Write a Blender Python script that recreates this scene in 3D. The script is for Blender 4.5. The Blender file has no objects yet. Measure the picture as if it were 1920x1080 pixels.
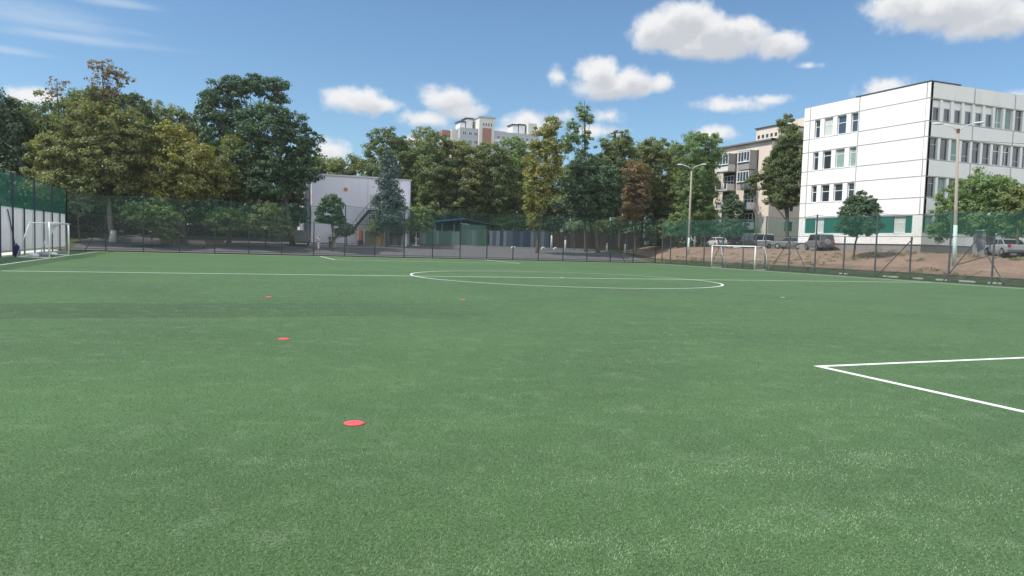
import bpy, math, random
import numpy as np
from mathutils import Vector, Matrix

R_ = math.radians
scene = bpy.context.scene
COL = scene.collection

# ------------------------------------------------------------------ camera
CAM = Vector((-19.209, -39.982, 1.986))
cR = Vector((0.9299881, -0.36631637, 0.03056889))
cU = Vector((-0.00629903, 0.06726706, 0.99771512))
cF = Vector((0.36753566, 0.92805574, -0.06025013))
FPX = 1382.23
cd = bpy.data.cameras.new('camera'); co = bpy.data.objects.new('camera', cd); COL.objects.link(co)
m = Matrix.Identity(4)
for i in range(3):
    m[i][0] = cR[i]; m[i][1] = cU[i]; m[i][2] = -cF[i]; m[i][3] = CAM[i]
co.matrix_world = m
cd.sensor_width = 36.0; cd.lens = FPX / 1920 * 36; cd.clip_end = 6000; cd.clip_start = 0.1
scene.camera = co

# ------------------------------------------------------------------ light
SUN_EL = 53.0
SUN_AZ = -86.0          # bearing from +Y, clockwise positive
scene.view_settings.view_transform = 'Standard'
scene.view_settings.look = 'None'
scene.view_settings.exposure = 0.62
scene.view_settings.gamma = 1.0
sd = Vector((math.sin(R_(SUN_AZ)) * math.cos(R_(SUN_EL)), math.cos(R_(SUN_AZ)) * math.cos(R_(SUN_EL)), math.sin(R_(SUN_EL))))
sl = bpy.data.lights.new('sun', 'SUN'); so = bpy.data.objects.new('sun', sl); COL.objects.link(so)
sl.energy = 3.3; sl.angle = R_(0.53); sl.color = (1.0, 0.95, 0.87)
so.rotation_euler = (-sd).to_track_quat('-Z', 'Y').to_euler()
so.location = (-60, 10, 80)


def ray(px, py):
    return cF + cR * ((px - 960) / FPX) - cU * ((py - 540) / FPX)


def onX(px, py, X):
    d = ray(px, py); return CAM + d * ((X - CAM[0]) / d[0])


def onY(px, py, Y):
    d = ray(px, py); return CAM + d * ((Y - CAM[1]) / d[1])


def onZ(px, py, Z=0.0):
    d = ray(px, py); return CAM + d * ((Z - CAM[2]) / d[2])


def depth(p):
    return (Vector(p) - CAM).dot(cF)


# ------------------------------------------------------------------ world: sky and clouds
def azel(px, py):
    d = ray(px, py).normalized()
    return math.atan2(d.x, d.y), math.asin(d.z)


W = bpy.data.worlds.new('World'); scene.world = W; W.use_nodes = True
nt = W.node_tree; nt.nodes.clear()
N = nt.nodes.new; L = nt.links.new


def mth(tree, op, a, b=None, c=None, clamp=False):
    n = tree.nodes.new('ShaderNodeMath'); n.operation = op; n.use_clamp = clamp
    for i, v in enumerate((a, b, c)):
        if v is None: continue
        if isinstance(v, (int, float)): n.inputs[i].default_value = v
        else: tree.links.new(v, n.inputs[i])
    return n.outputs[0]


# lobes: px, py, rx, ry, strength
CL = [(1236, 60, 68, 46, 1.7), (1285, 38, 72, 44, 1.7), (1370, 70, 100, 46, 1.7), (1460, 84, 66, 32, 1.3), (1330, 80, 140, 36, 1.7), (1320, 55, 70, 40, 1.6), (1400, 50, 50, 26, 1.3),
      (1124, 138, 56, 34, 1.6), (1150, 160, 90, 32, 1.6), (1240, 156, 24, 22, .8), (1046, 146, 24, 24, .66), (1175, 150, 50, 30, 1.4),
      (1770, 14, 145, 48, 1.6), (1860, 36, 115, 42, 1.6), (1700, 8, 86, 42, 1.4),
      (1660, 165, 56, 30, 1.05), (672, 190, 82, 30, 1.1), (720, 196, 38, 20, 1), (640, 184, 44, 24, .95),
      (836, 186, 66, 32, 1.1), (800, 222, 62, 20, 1.05), (860, 208, 60, 22, .9), (880, 240, 60, 16, .7),
      (992, 232, 66, 30, 1.1), (1060, 216, 40, 14, .62), (960, 252, 60, 20, 1.0),
      (1366, 196, 80, 19, .95), (1440, 187, 44, 11, .72), (1338, 250, 42, 18, .95),
      (622, 284, 42, 30, 1.1), (68, 180, 56, 20, 1.15), (1142, 216, 34, 16, .66), (1115, 246, 60, 14, .6), (1515, 123, 26, 9, .6),
      (1905, 186, 30, 16, .6), (775, 262, 36, 12, .7)]
# unseen cumulus added overhead and behind as fill light: azimuth, elevation and half sizes in radians
CL2 = [(2.45, .50, .80, .42, 1.6), (-2.6, .48, .60, .40, 1.6), (1.65, .62, .42, .32, 1.2), (2.95, .22, .22, .14, 1.1), (.4, 1.15, .9, .22, 1.2), (2.3, 1.1, .8, .25, 1.2),
       (-2.6, 1.05, .5, .22, 1.1), (1.75, .20, .35, .10, 1.1), (-2.2, .15, .5, .08, 1.1), (2.3, .12, .5, .07, 1.1), (1.3, .95, .4, .18, 1.1)]
ng = bpy.data.node_groups.new('cloud_field', 'ShaderNodeTree')
ng.interface.new_socket('P', in_out='INPUT', socket_type='NodeSocketVector')
ng.interface.new_socket('F', in_out='OUTPUT', socket_type='NodeSocketFloat')
gi = ng.nodes.new('NodeGroupInput'); go = ng.nodes.new('NodeGroupOutput')
cur = None
CIR = [(40, 26, 230, 34, 1.0), (215, 4, 110, 12, 1.2), (120, 68, 220, 13, .9), (0, 92, 120, 8, .8)]
lobes_ = []
for (px, py, rx, ry, s) in CL:
    a, e = azel(px, py); d = ray(px, py).length * FPX
    lobes_.append((a, e, rx / d, ry / d, s))
for (a, e, ax, ay, s) in lobes_ + CL2:
    v1 = ng.nodes.new('ShaderNodeVectorMath'); v1.operation = 'SUBTRACT'
    ng.links.new(gi.outputs[0], v1.inputs[0]); v1.inputs[1].default_value = (a, e, 0)
    v2 = ng.nodes.new('ShaderNodeVectorMath'); v2.operation = 'MULTIPLY'
    ng.links.new(v1.outputs[0], v2.inputs[0]); v2.inputs[1].default_value = (1 / ax, 1 / ay, 0)
    v3 = ng.nodes.new('ShaderNodeVectorMath'); v3.operation = 'LENGTH'
    ng.links.new(v2.outputs[0], v3.inputs[0])
    f = mth(ng, 'MULTIPLY_ADD', v3.outputs['Value'], -s, s)
    cur = f if cur is None else mth(ng, 'SMOOTH_MAX', cur, f, 0.15)
ng.links.new(cur, go.inputs[0])

tc = N('ShaderNodeTexCoord'); sep = N('ShaderNodeSeparateXYZ'); L(tc.outputs['Generated'], sep.inputs[0])
azn = mth(nt, 'ARCTAN2', sep.outputs[0], sep.outputs[1]); eln = mth(nt, 'ARCSINE', sep.outputs[2])
comb = N('ShaderNodeCombineXYZ'); L(azn, comb.inputs[0]); L(eln, comb.inputs[1])
nz = N('ShaderNodeTexNoise'); nz.inputs['Scale'].default_value = 30; nz.inputs['Detail'].default_value = 9; nz.inputs['Roughness'].default_value = 0.62
L(comb.outputs[0], nz.inputs['Vector'])
nzb = N('ShaderNodeTexNoise'); nzb.inputs['Scale'].default_value = 11; nzb.inputs['Detail'].default_value = 3; nzb.inputs['Roughness'].default_value = 0.5
L(comb.outputs[0], nzb.inputs['Vector'])
g1 = N('ShaderNodeGroup'); g1.node_tree = ng; L(comb.outputs[0], g1.inputs[0])
off = N('ShaderNodeVectorMath'); off.operation = 'ADD'; L(comb.outputs[0], off.inputs[0]); off.inputs[1].default_value = (-0.006, 0.014, 0)
g2 = N('ShaderNodeGroup'); g2.node_tree = ng; L(off.outputs[0], g2.inputs[0])
nzs = mth(nt, 'MULTIPLY_ADD', nz.outputs[0], 1.9, -0.95)
dens = mth(nt, 'ADD', g1.outputs[0], nzs)
mr = N('ShaderNodeMapRange'); mr.interpolation_type = 'SMOOTHSTEP'
L(dens, mr.inputs[0]); mr.inputs[1].default_value = -0.08; mr.inputs[2].default_value = 0.80
alpha = mth(nt, 'MULTIPLY', mr.outputs[0], 0.97)
sh = mth(nt, 'ADD', g2.outputs[0], mth(nt, 'MULTIPLY_ADD', nz.outputs[0], 2.2, -1.1))
ms = N('ShaderNodeMapRange'); ms.interpolation_type = 'SMOOTHSTEP'; L(sh, ms.inputs[0]); ms.inputs[1].default_value = 0.1; ms.inputs[2].default_value = 1.25
sky = N('ShaderNodeTexSky'); sky.sky_type = 'NISHITA'; sky.sun_disc = False
sky.sun_elevation = R_(SUN_EL); sky.sun_rotation = R_(SUN_AZ); sky.air_density = 1.0; sky.dust_density = 0.35; sky.ozone_density = 2.4; sky.altitude = 100
SKYK = 0.115
ci = None
for (px, py, rx, ry, st) in CIR:
    a, e = azel(px, py); d = ray(px, py).length * FPX
    v1 = N('ShaderNodeVectorMath'); v1.operation = 'SUBTRACT'; L(comb.outputs[0], v1.inputs[0]); v1.inputs[1].default_value = (a, e, 0)
    v2 = N('ShaderNodeVectorMath'); v2.operation = 'MULTIPLY'; L(v1.outputs[0], v2.inputs[0]); v2.inputs[1].default_value = (d / rx, d / ry, 0)
    v3 = N('ShaderNodeVectorMath'); v3.operation = 'LENGTH'; L(v2.outputs[0], v3.inputs[0])
    f = mth(nt, 'MULTIPLY_ADD', v3.outputs['Value'], -st, st); ci = f if ci is None else mth(nt, 'MAXIMUM', ci, f)
mpc = N('ShaderNodeMapping'); mpc.inputs['Scale'].default_value = (5, 40, 1); mpc.inputs['Rotation'].default_value = (0, 0, R_(-12)); L(comb.outputs[0], mpc.inputs[0])
nzc = N('ShaderNodeTexNoise'); nzc.inputs['Scale'].default_value = 1.0; nzc.inputs['Detail'].default_value = 6; nzc.inputs['Roughness'].default_value = 0.6; L(mpc.outputs[0], nzc.inputs['Vector'])
mrc = N('ShaderNodeMapRange'); mrc.interpolation_type = 'SMOOTHSTEP'; L(mth(nt, 'ADD', ci, mth(nt, 'MULTIPLY_ADD', nzc.outputs[0], 2.2, -1.1)), mrc.inputs[0]); mrc.inputs[1].default_value = -0.1; mrc.inputs[2].default_value = 1.1
cia = mth(nt, 'MULTIPLY', mrc.outputs[0], 0.36)
tint = N('ShaderNodeVectorMath'); tint.operation = 'MULTIPLY'; L(sky.outputs[0], tint.inputs[0]); tint.inputs[1].default_value = (0.57, 0.71, 0.78)
mxc = N('ShaderNodeMix'); mxc.data_type = 'RGBA'; L(cia, mxc.inputs[0]); L(tint.outputs[0], mxc.inputs[6]); mxc.inputs[7].default_value = (0.50 / SKYK, 0.55 / SKYK, 0.58 / SKYK, 1)
cc = N('ShaderNodeMix'); cc.data_type = 'RGBA'; L(ms.outputs[0], cc.inputs[0])
cc.inputs[6].default_value = (0.60 / SKYK, 0.60 / SKYK, 0.602 / SKYK, 1); cc.inputs[7].default_value = (0.40 / SKYK, 0.415 / SKYK, 0.44 / SKYK, 1)
mx = N('ShaderNodeMix'); mx.data_type = 'RGBA'; L(alpha, mx.inputs[0]); L(mxc.outputs[2], mx.inputs[6]); pass
# unseen cumulus behind the view is brightened to fill the shaded faces
bt = N('ShaderNodeMapRange'); L(sep.outputs[1], bt.inputs[0]); bt.inputs[1].default_value = 0.25; bt.inputs[2].default_value = -0.25; bt.inputs[3].default_value = 1.0; bt.inputs[4].default_value = 2.75
sc_ = N('ShaderNodeVectorMath'); sc_.operation = 'SCALE'; L(cc.outputs[2], sc_.inputs[0]); L(bt.outputs[0], sc_.inputs['Scale'])
bg = N('ShaderNodeBackground'); L(sc_.outputs[0], mx.inputs[7]); bg.inputs[1].default_value = SKYK; L(mx.outputs[2], bg.inputs[0])
wo = N('ShaderNodeOutputWorld'); L(bg.outputs[0], wo.inputs[0])
W.cycles.sampling_method = 'MANUAL'; W.cycles.sample_map_resolution = 512

cyc = scene.cycles
cyc.max_bounces = 8; cyc.diffuse_bounces = 3; cyc.glossy_bounces = 2; cyc.transmission_bounces = 4; cyc.transparent_max_bounces = 24


# ------------------------------------------------------------------ materials
def newmat(name):
    mt = bpy.data.materials.new(name); mt.use_nodes = True
    return mt, mt.node_tree, mt.node_tree.nodes['Principled BSDF'], mt.node_tree.nodes['Material Output']


def mat(name, col, rough=0.8, var=0.12, scale=1.5, fine=0.0, fscale=20, bump=0.0, spec=0.3, metal=0.0, stain=None, streak=False):
    mt, t, b, o = newmat(name)
    b.inputs['Roughness'].default_value = rough; b.inputs['Specular IOR Level'].default_value = spec; b.inputs['Metallic'].default_value = metal
    tcn = t.nodes.new('ShaderNodeTexCoord')
    mp = t.nodes.new('ShaderNodeMapping'); t.links.new(tcn.outputs['Object'], mp.inputs[0])
    if streak: mp.inputs['Scale'].default_value = (1, 1, 0.18)
    n1 = t.nodes.new('ShaderNodeTexNoise'); n1.inputs['Scale'].default_value = scale; n1.inputs['Detail'].default_value = 5; n1.inputs['Roughness'].default_value = 0.6
    t.links.new(mp.outputs[0], n1.inputs['Vector'])
    v = mth(t, 'MULTIPLY_ADD', n1.outputs[0], 2 * var, 1 - var)
    if fine:
        n2 = t.nodes.new('ShaderNodeTexNoise'); n2.inputs['Scale'].default_value = fscale; n2.inputs['Detail'].default_value = 3
        t.links.new(tcn.outputs['Object'], n2.inputs['Vector'])
        v = mth(t, 'MULTIPLY', v, mth(t, 'MULTIPLY_ADD', n2.outputs[0], 2 * fine, 1 - fine))
    vm = t.nodes.new('ShaderNodeVectorMath'); vm.operation = 'SCALE'; vm.inputs[0].default_value = col[:3]; t.links.new(v, vm.inputs['Scale'])
    outc = vm.outputs[0]
    if stain:
        n3 = t.nodes.new('ShaderNodeTexNoise'); n3.inputs['Scale'].default_value = stain[1]; n3.inputs['Detail'].default_value = 6; n3.inputs['Roughness'].default_value = 0.7
        t.links.new(mp.outputs[0], n3.inputs['Vector'])
        r = t.nodes.new('ShaderNodeMapRange'); t.links.new(n3.outputs[0], r.inputs[0]); r.inputs[1].default_value = 0.52; r.inputs[2].default_value = 0.72; r.inputs[4].default_value = stain[2]
        mm = t.nodes.new('ShaderNodeMix'); mm.data_type = 'RGBA'; t.links.new(r.outputs[0], mm.inputs[0]); t.links.new(outc, mm.inputs[6]); mm.inputs[7].default_value = (*stain[0], 1)
        outc = mm.outputs[2]
    t.links.new(outc, b.inputs['Base Color'])
    if bump:
        bn = t.nodes.new('ShaderNodeBump'); bn.inputs['Strength'].default_value = bump; bn.inputs['Distance'].default_value = 0.03
        n4 = t.nodes.new('ShaderNodeTexNoise'); n4.inputs['Scale'].default_value = fscale; n4.inputs['Detail'].default_value = 4
        t.links.new(tcn.outputs['Object'], n4.inputs['Vector']); t.links.new(n4.outputs[0], bn.inputs['Height']); t.links.new(bn.outputs[0], b.inputs['Normal'])
    return mt


def glass(name, col=(0.03, 0.04, 0.05), rough=0.12):
    mt, t, b, o = newmat(name)
    b.inputs['Base Color'].default_value = (*col, 1); b.inputs['Roughness'].default_value = rough; b.inputs['Specular IOR Level'].default_value = 0.7
    return mt


LK = 1.45
def leafmat(name, col, col2, trans=0.38):
    col = tuple(c * LK for c in col); col2 = tuple(c * LK for c in col2)
    """two leaf colours of the tree itself, chosen per leaf by a stored tint"""
    mt, t, b, o = newmat(name); t.nodes.remove(b)
    at = t.nodes.new('ShaderNodeAttribute'); at.attribute_name = 'tint'
    mm = t.nodes.new('ShaderNodeMix'); mm.data_type = 'RGBA'; t.links.new(at.outputs['Fac'], mm.inputs[0])
    mm.inputs[6].default_value = (*col, 1); mm.inputs[7].default_value = (*col2, 1)
    d = t.nodes.new('ShaderNodeBsdfDiffuse'); tr = t.nodes.new('ShaderNodeBsdfTranslucent'); g = t.nodes.new('ShaderNodeBsdfGlossy')
    g.inputs['Roughness'].default_value = 0.6; g.inputs['Color'].default_value = (0.9, 0.95, 1, 1)
    t.links.new(mm.outputs[2], d.inputs[0])
    br = t.nodes.new('ShaderNodeVectorMath'); br.operation = 'MULTIPLY'; t.links.new(mm.outputs[2], br.inputs[0]); br.inputs[1].default_value = (1.5, 1.55, 0.7)
    t.links.new(br.outputs[0], tr.inputs[0])
    m1 = t.nodes.new('ShaderNodeMixShader'); m1.inputs[0].default_value = trans; t.links.new(d.outputs[0], m1.inputs[1]); t.links.new(tr.outputs[0], m1.inputs[2])
    m2 = t.nodes.new('ShaderNodeMixShader'); m2.inputs[0].default_value = 0.035; t.links.new(m1.outputs[0], m2.inputs[1]); t.links.new(g.outputs[0], m2.inputs[2])
    t.links.new(m2.outputs[0], o.inputs[0])
    return mt


def netmat(name, col, axis, cell, wire, twist=0.0):
    """woven net: diagonal wires with real holes; axis = which object axis runs along the net"""
    mt, t, b, o = newmat(name)
    b.inputs['Base Color'].default_value = (*col, 1); b.inputs['Roughness'].default_value = 0.6
    tcn = t.nodes.new('ShaderNodeTexCoord'); s = t.nodes.new('ShaderNodeSeparateXYZ'); t.links.new(tcn.outputs['Object'], s.inputs[0])
    u = s.outputs[axis]; z = s.outputs[2]
    k = 1.0 / cell
    fs = []
    for sg in (1, -1):
        a = mth(t, 'MULTIPLY_ADD', z, sg * k, mth(t, 'MULTIPLY', u, k))
        fr = mth(t, 'FRACT', a)
        fs.append(mth(t, 'LESS_THAN', fr, wire))
    al = mth(t, 'MAXIMUM', fs[0], fs[1])
    tr = t.nodes.new('ShaderNodeBsdfTransparent'); ms_ = t.nodes.new('ShaderNodeMixShader')
    t.links.new(al, ms_.inputs[0]); t.links.new(tr.outputs[0], ms_.inputs[1]); t.links.new(b.outputs[0], ms_.inputs[2]); t.links.new(ms_.outputs[0], o.inputs[0])
    return mt


# ------------------------------------------------------------------ mesh builder
class MB:
    def __init__(s): s.v = []; s.f = []; s.m = []

    def face(s, pts, mi=0):
        b = len(s.v); s.v += [tuple(p) for p in pts]; s.f.append(tuple(range(b, b + len(pts)))); s.m.append(mi)

    def box(s, x0, x1, y0, y1, z0, z1, mi=0):
        b = len(s.v)
        s.v += [(x0, y0, z0), (x1, y0, z0), (x1, y1, z0), (x0, y1, z0), (x0, y0, z1), (x1, y0, z1), (x1, y1, z1), (x0, y1, z1)]
        for q in ((0, 3, 2, 1), (4, 5, 6, 7), (0, 1, 5, 4), (1, 2, 6, 5), (2, 3, 7, 6), (3, 0, 4, 7)):
            s.f.append(tuple(b + i for i in q)); s.m.append(mi)
        return s

    def obox(s, p0, p1, w, h, mi=0):
        """bar from p0 to p1 with section w x h"""
        p0 = Vector(p0); p1 = Vector(p1); d = (p1 - p0).normalized()
        up = Vector((0, 0, 1)) if abs(d.z) < 0.95 else Vector((0, 1, 0))
        a = d.cross(up).normalized() * (w / 2); c = a.cross(d).normalized() * (h / 2)
        b = len(s.v)
        for p in (p0, p1):
            s.v += [tuple(p - a - c), tuple(p + a - c), tuple(p + a + c), tuple(p - a + c)]
        for q in ((0, 1, 2, 3), (7, 6, 5, 4), (0, 4, 5, 1), (1, 5, 6, 2), (2, 6, 7, 3), (3, 7, 4, 0)):
            s.f.append(tuple(b + i for i in q)); s.m.append(mi)
        return s

    def tube(s, pts, rad, n=8, mi=0, cap=True):
        pts = [Vector(p) for p in pts]
        if isinstance(rad, (int, float)): rad = [rad] * len(pts)
        rings = []
        prev = None
        for i, p in enumerate(pts):
            d = (pts[min(i + 1, len(pts) - 1)] - pts[max(i - 1, 0)]).normalized()
            if prev is None:
                up = Vector((0, 0, 1)) if abs(d.z) < 0.9 else Vector((1, 0, 0))
                a = d.cross(up).normalized()
            else:
                a = (prev - d * prev.dot(d)).normalized()
            prev = a; c = d.cross(a)
            b = len(s.v); rings.append(b)
            for k in range(n):
                t = 2 * math.pi * k / n
                s.v.append(tuple(p + (a * math.cos(t) + c * math.sin(t)) * rad[i]))
        for i in range(len(rings) - 1):
            for k in range(n):
                k2 = (k + 1) % n
                s.f.append((rings[i] + k, rings[i] + k2, rings[i + 1] + k2, rings[i + 1] + k)); s.m.append(mi)
        if cap:
            s.f.append(tuple(rings[0] + k for k in reversed(range(n)))); s.m.append(mi)
            s.f.append(tuple(rings[-1] + k for k in range(n))); s.m.append(mi)
        return s

    def disc(s, c, r, z0, z1, n=24, r2=None, mi=0):
        r2 = r if r2 is None else r2
        return s.tube([(c[0], c[1], z0), (c[0], c[1], z1)], [r, r2], n, mi)

    def build(s, name, mats, parent=None, loc=None, smooth=False):
        me = bpy.data.meshes.new(name); me.from_pydata(s.v, [], s.f)
        if not isinstance(mats, (list, tuple)): mats = [mats]
        for q in mats: me.materials.append(q)
        me.polygons.foreach_set('material_index', s.m)
        if smooth: me.polygons.foreach_set('use_smooth', [True] * len(me.polygons))
        me.update()
        o = bpy.data.objects.new(name, me); COL.objects.link(o)
        if parent is not None: o.parent = parent
        if loc is not None: o.location = loc
        return o


def tag(o, label=None, cat=None, group=None, kind=None):
    if label: o['label'] = label
    if cat: o['category'] = cat
    if group: o['group'] = group
    if kind: o['kind'] = kind
    return o


def thing(name, label, cat, loc=(0, 0, 0), rz=0, group=None):
    o = bpy.data.objects.new(name, None); COL.objects.link(o); o.location = loc; o.rotation_euler = (0, 0, rz)
    o.empty_display_size = 0.3
    return tag(o, label, cat, group)


def struct(o): o['kind'] = 'structure'; return o


HAZE = 0.0002
# ------------------------------------------------------------------ terrain
def lerp(x, xs, zs):
    return float(np.interp(x, xs, zs))


def ground_z(x, y):
    r = lerp(x, [34, 35.5, 38, 42, 44, 60, 2000], [0, 0.30, 1.25, 2.15, 2.3, 2.4, 2.4])
    f = lerp(y, [43, 51, 60, 66, 120, 2500], [0, 0.95, 1.45, 1.65, 1.9, 1.9])
    if y < -45 or x < -60: pass
    return max(r, f)


xs = sorted(set([-1500, -700, -350, -200, -120, -80, -60, -50, -45, -40, -38, -36, -34.2] + list(np.arange(-33, 34, 6.6).round(2)) +
                [33.9, 34, 34.5, 35, 35.5, 36, 36.5, 37, 37.5, 38, 39, 40, 41, 42, 43, 44, 46, 50, 55, 60, 80, 110, 160, 300, 700, 1500]))
ys = sorted(set([-600, -200, -100, -70, -55, -46] + list(range(-42, 42, 4)) + [42.6, 43, 44, 45, 46, 47, 48, 49, 50, 51, 52, 54, 56, 58, 60, 62, 64, 66, 70, 80, 100, 120, 160, 250, 500, 1000, 2500]))


def gridsheet(name, X, Y, mt, dz, jit=0.0):
    b = MB(); rnd = random.Random(3)
    for y in Y:
        for x in X:
            b.v.append((x, y, ground_z(x, y) + dz + (rnd.uniform(-jit, jit) if jit else 0)))
    nx = len(X)
    for j in range(len(Y) - 1):
        for i in range(nx - 1):
            a = j * nx + i
            b.f.append((a, a + 1, a + nx + 1, a + nx)); b.m.append(0)
    o = b.build(name, mt, smooth=True); struct(o); return o


m_soil = mat('park_ground', (0.085, 0.088, 0.045), 0.95, 0.35, 0.25, 0.25, 4, 0.3, spec=0.1)
gridsheet('ground', xs, ys, m_soil, -0.06)
m_asph = mat('asphalt', (0.118, 0.118, 0.122), 0.92, 0.12, 0.35, 0.1, 8, 0.1, spec=0.15, stain=((0.19, 0.18, 0.17), 0.2, 0.5))
gridsheet('asphalt_yard', sorted(set([-33.0] + list(np.arange(-30, 34, 6.0)) + [33.8])), [42.6, 43, 44, 45, 46, 47, 48, 49, 50, 51, 52, 54, 56, 58, 60, 62], m_asph, 0.015)


def dirtmat():
    mt = mat('bare_dirt', (0.235, 0.165, 0.125), 0.95, 0.35, 0.5, 0.28, 3.0, 0.5, spec=0.1, stain=((0.13, 0.125, 0.07), 0.45, 0.75))
    return mt


xb = [36, 36.5, 37, 37.5, 38, 39, 40, 41, 42, 43, 44, 44.4]
gridsheet('dirt_bank', xb, list(range(-40, 60, 2)), dirtmat(), 0.02, 0.012)
m_pave = mat('paving', (0.30, 0.29, 0.27), 0.9, 0.1, 0.6, 0.1, 6, 0.1, spec=0.15)
m_verge = mat('verge_grass', (0.042, 0.068, 0.030), 0.95, 0.3, 1.2, 0.35, 12, 0.6, spec=0.1, stain=((0.16, 0.13, 0.08), 0.8, 0.6))
gridsheet('grass_verge', [33.55, 34, 34.5, 35, 35.5, 36], list(range(-40, 44, 2)), m_verge, -0.01)
gridsheet('street', [44.4, 46, 50, 55, 55.8], list(range(31, 101, 3)), m_asph, 0.02)


# turf ----------------------------------------------------------------
def turfmat():
    mt, t, b, o = newmat('artificial_turf')
    b.inputs['Roughness'].default_value = 0.75; b.inputs['Specular IOR Level'].default_value = 0.25
    b.inputs['Sheen Weight'].default_value = 0.08; b.inputs['Sheen Roughness'].default_value = 0.5; b.inputs['Sheen Tint'].default_value = (0.75, 1, 0.75, 1)
    tcn = t.nodes.new('ShaderNodeTexCoord'); P = tcn.outputs['Object']

    def noise(sc, det, ro=0.6, mp=None):
        n = t.nodes.new('ShaderNodeTexNoise'); n.inputs['Scale'].default_value = sc; n.inputs['Detail'].default_value = det; n.inputs['Roughness'].default_value = ro
        if mp:
            q = t.nodes.new('ShaderNodeMapping'); q.inputs['Scale'].default_value = mp; q.inputs['Rotation'].default_value = (0, 0, R_(8)); t.links.new(P, q.inputs[0]); t.links.new(q.outputs[0], n.inputs['Vector'])
        else: t.links.new(P, n.inputs['Vector'])
        return n.outputs[0]
    big = noise(0.22, 3)
    mid = noise(2.2, 5, 0.65, (1, 1.3, 1))
    fine = noise(38, 4, 0.75)
    vf = noise(110, 2, 0.7)
    # brushed-up patches where the pile lies another way
    patch = noise(2.0, 7, 0.78, (1.0, 0.7, 1))
    r = t.nodes.new('ShaderNodeMapRange'); r.interpolation_type = 'SMOOTHSTEP'; t.links.new(patch, r.inputs[0]); r.inputs[1].default_value = 0.50; r.inputs[2].default_value = 0.66
    ff = t.nodes.new('ShaderNodeMapRange'); t.links.new(fine, ff.inputs[0]); ff.inputs[1].default_value = 0.44; ff.inputs[2].default_value = 0.66
    pm = mth(t, 'MULTIPLY', r.outputs[0], mth(t, 'MULTIPLY_ADD', ff.outputs[0], 0.75, 0.15))
    # rolls of turf laid across the pitch, each a slightly different batch
    s = t.nodes.new('ShaderNodeSeparateXYZ'); t.links.new(P, s.inputs[0])
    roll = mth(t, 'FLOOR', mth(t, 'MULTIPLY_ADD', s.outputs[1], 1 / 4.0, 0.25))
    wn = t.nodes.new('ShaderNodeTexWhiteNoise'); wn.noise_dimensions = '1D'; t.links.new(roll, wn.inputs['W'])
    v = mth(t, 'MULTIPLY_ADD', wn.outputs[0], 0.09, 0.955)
    drk = mth(t, 'MULTIPLY', mth(t, 'COMPARE', roll, -5.0, 0.1), mth(t, 'MULTIPLY_ADD', s.outputs[0], -0.11, -1.0, clamp=True))  # one strip darkened further on the left, fading out towards the right
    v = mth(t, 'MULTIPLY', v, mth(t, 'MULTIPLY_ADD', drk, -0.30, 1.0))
    v = mth(t, 'MULTIPLY', v, mth(t, 'MULTIPLY_ADD', big, 0.7, 0.65))
    v = mth(t, 'MULTIPLY', v, mth(t, 'MULTIPLY_ADD', mid, 0.5, 0.75))
    v = mth(t, 'MULTIPLY', v, mth(t, 'MAXIMUM', mth(t, 'MULTIPLY_ADD', fine, 4.0, -1.0), 0.1))
    v = mth(t, 'MULTIPLY', v, mth(t, 'MAXIMUM', mth(t, 'MULTIPLY_ADD', vf, 3.0, -0.5), 0.1))
    vm = t.nodes.new('ShaderNodeVectorMath'); vm.operation = 'SCALE'; vm.inputs[0].default_value = TURF; t.links.new(v, vm.inputs['Scale'])
    mm = t.nodes.new('ShaderNodeMix'); mm.data_type = 'RGBA'; t.links.new(pm, mm.inputs[0]); t.links.new(vm.outputs[0], mm.inputs[6]); mm.inputs[7].default_value = (*TURF2, 1)
    t.links.new(mm.outputs[2], b.inputs['Base Color'])
    bn = t.nodes.new('ShaderNodeBump'); bn.inputs['Strength'].default_value = 0.5; bn.inputs['Distance'].default_value = 0.012
    t.links.new(mth(t, 'ADD', fine, vf), bn.inputs['Height']); t.links.new(bn.outputs[0], b.inputs['Normal'])
    return mt


TURF = (0.051, 0.106, 0.032); TURF2 = (0.138, 0.205, 0.108)
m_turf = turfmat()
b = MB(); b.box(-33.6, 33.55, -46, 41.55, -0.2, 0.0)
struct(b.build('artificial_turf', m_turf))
def smooth_noise(p, seed, sc):
    rs = np.random.RandomState(seed); out = np.zeros(len(p))
    for k in range(5):
        d = rs.randn(3); d /= np.linalg.norm(d); out += np.sin(p @ d * sc * (1 + 0.5 * k) + rs.rand() * 6.28) / (1 + 0.4 * k)
    return out / 2.2


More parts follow.
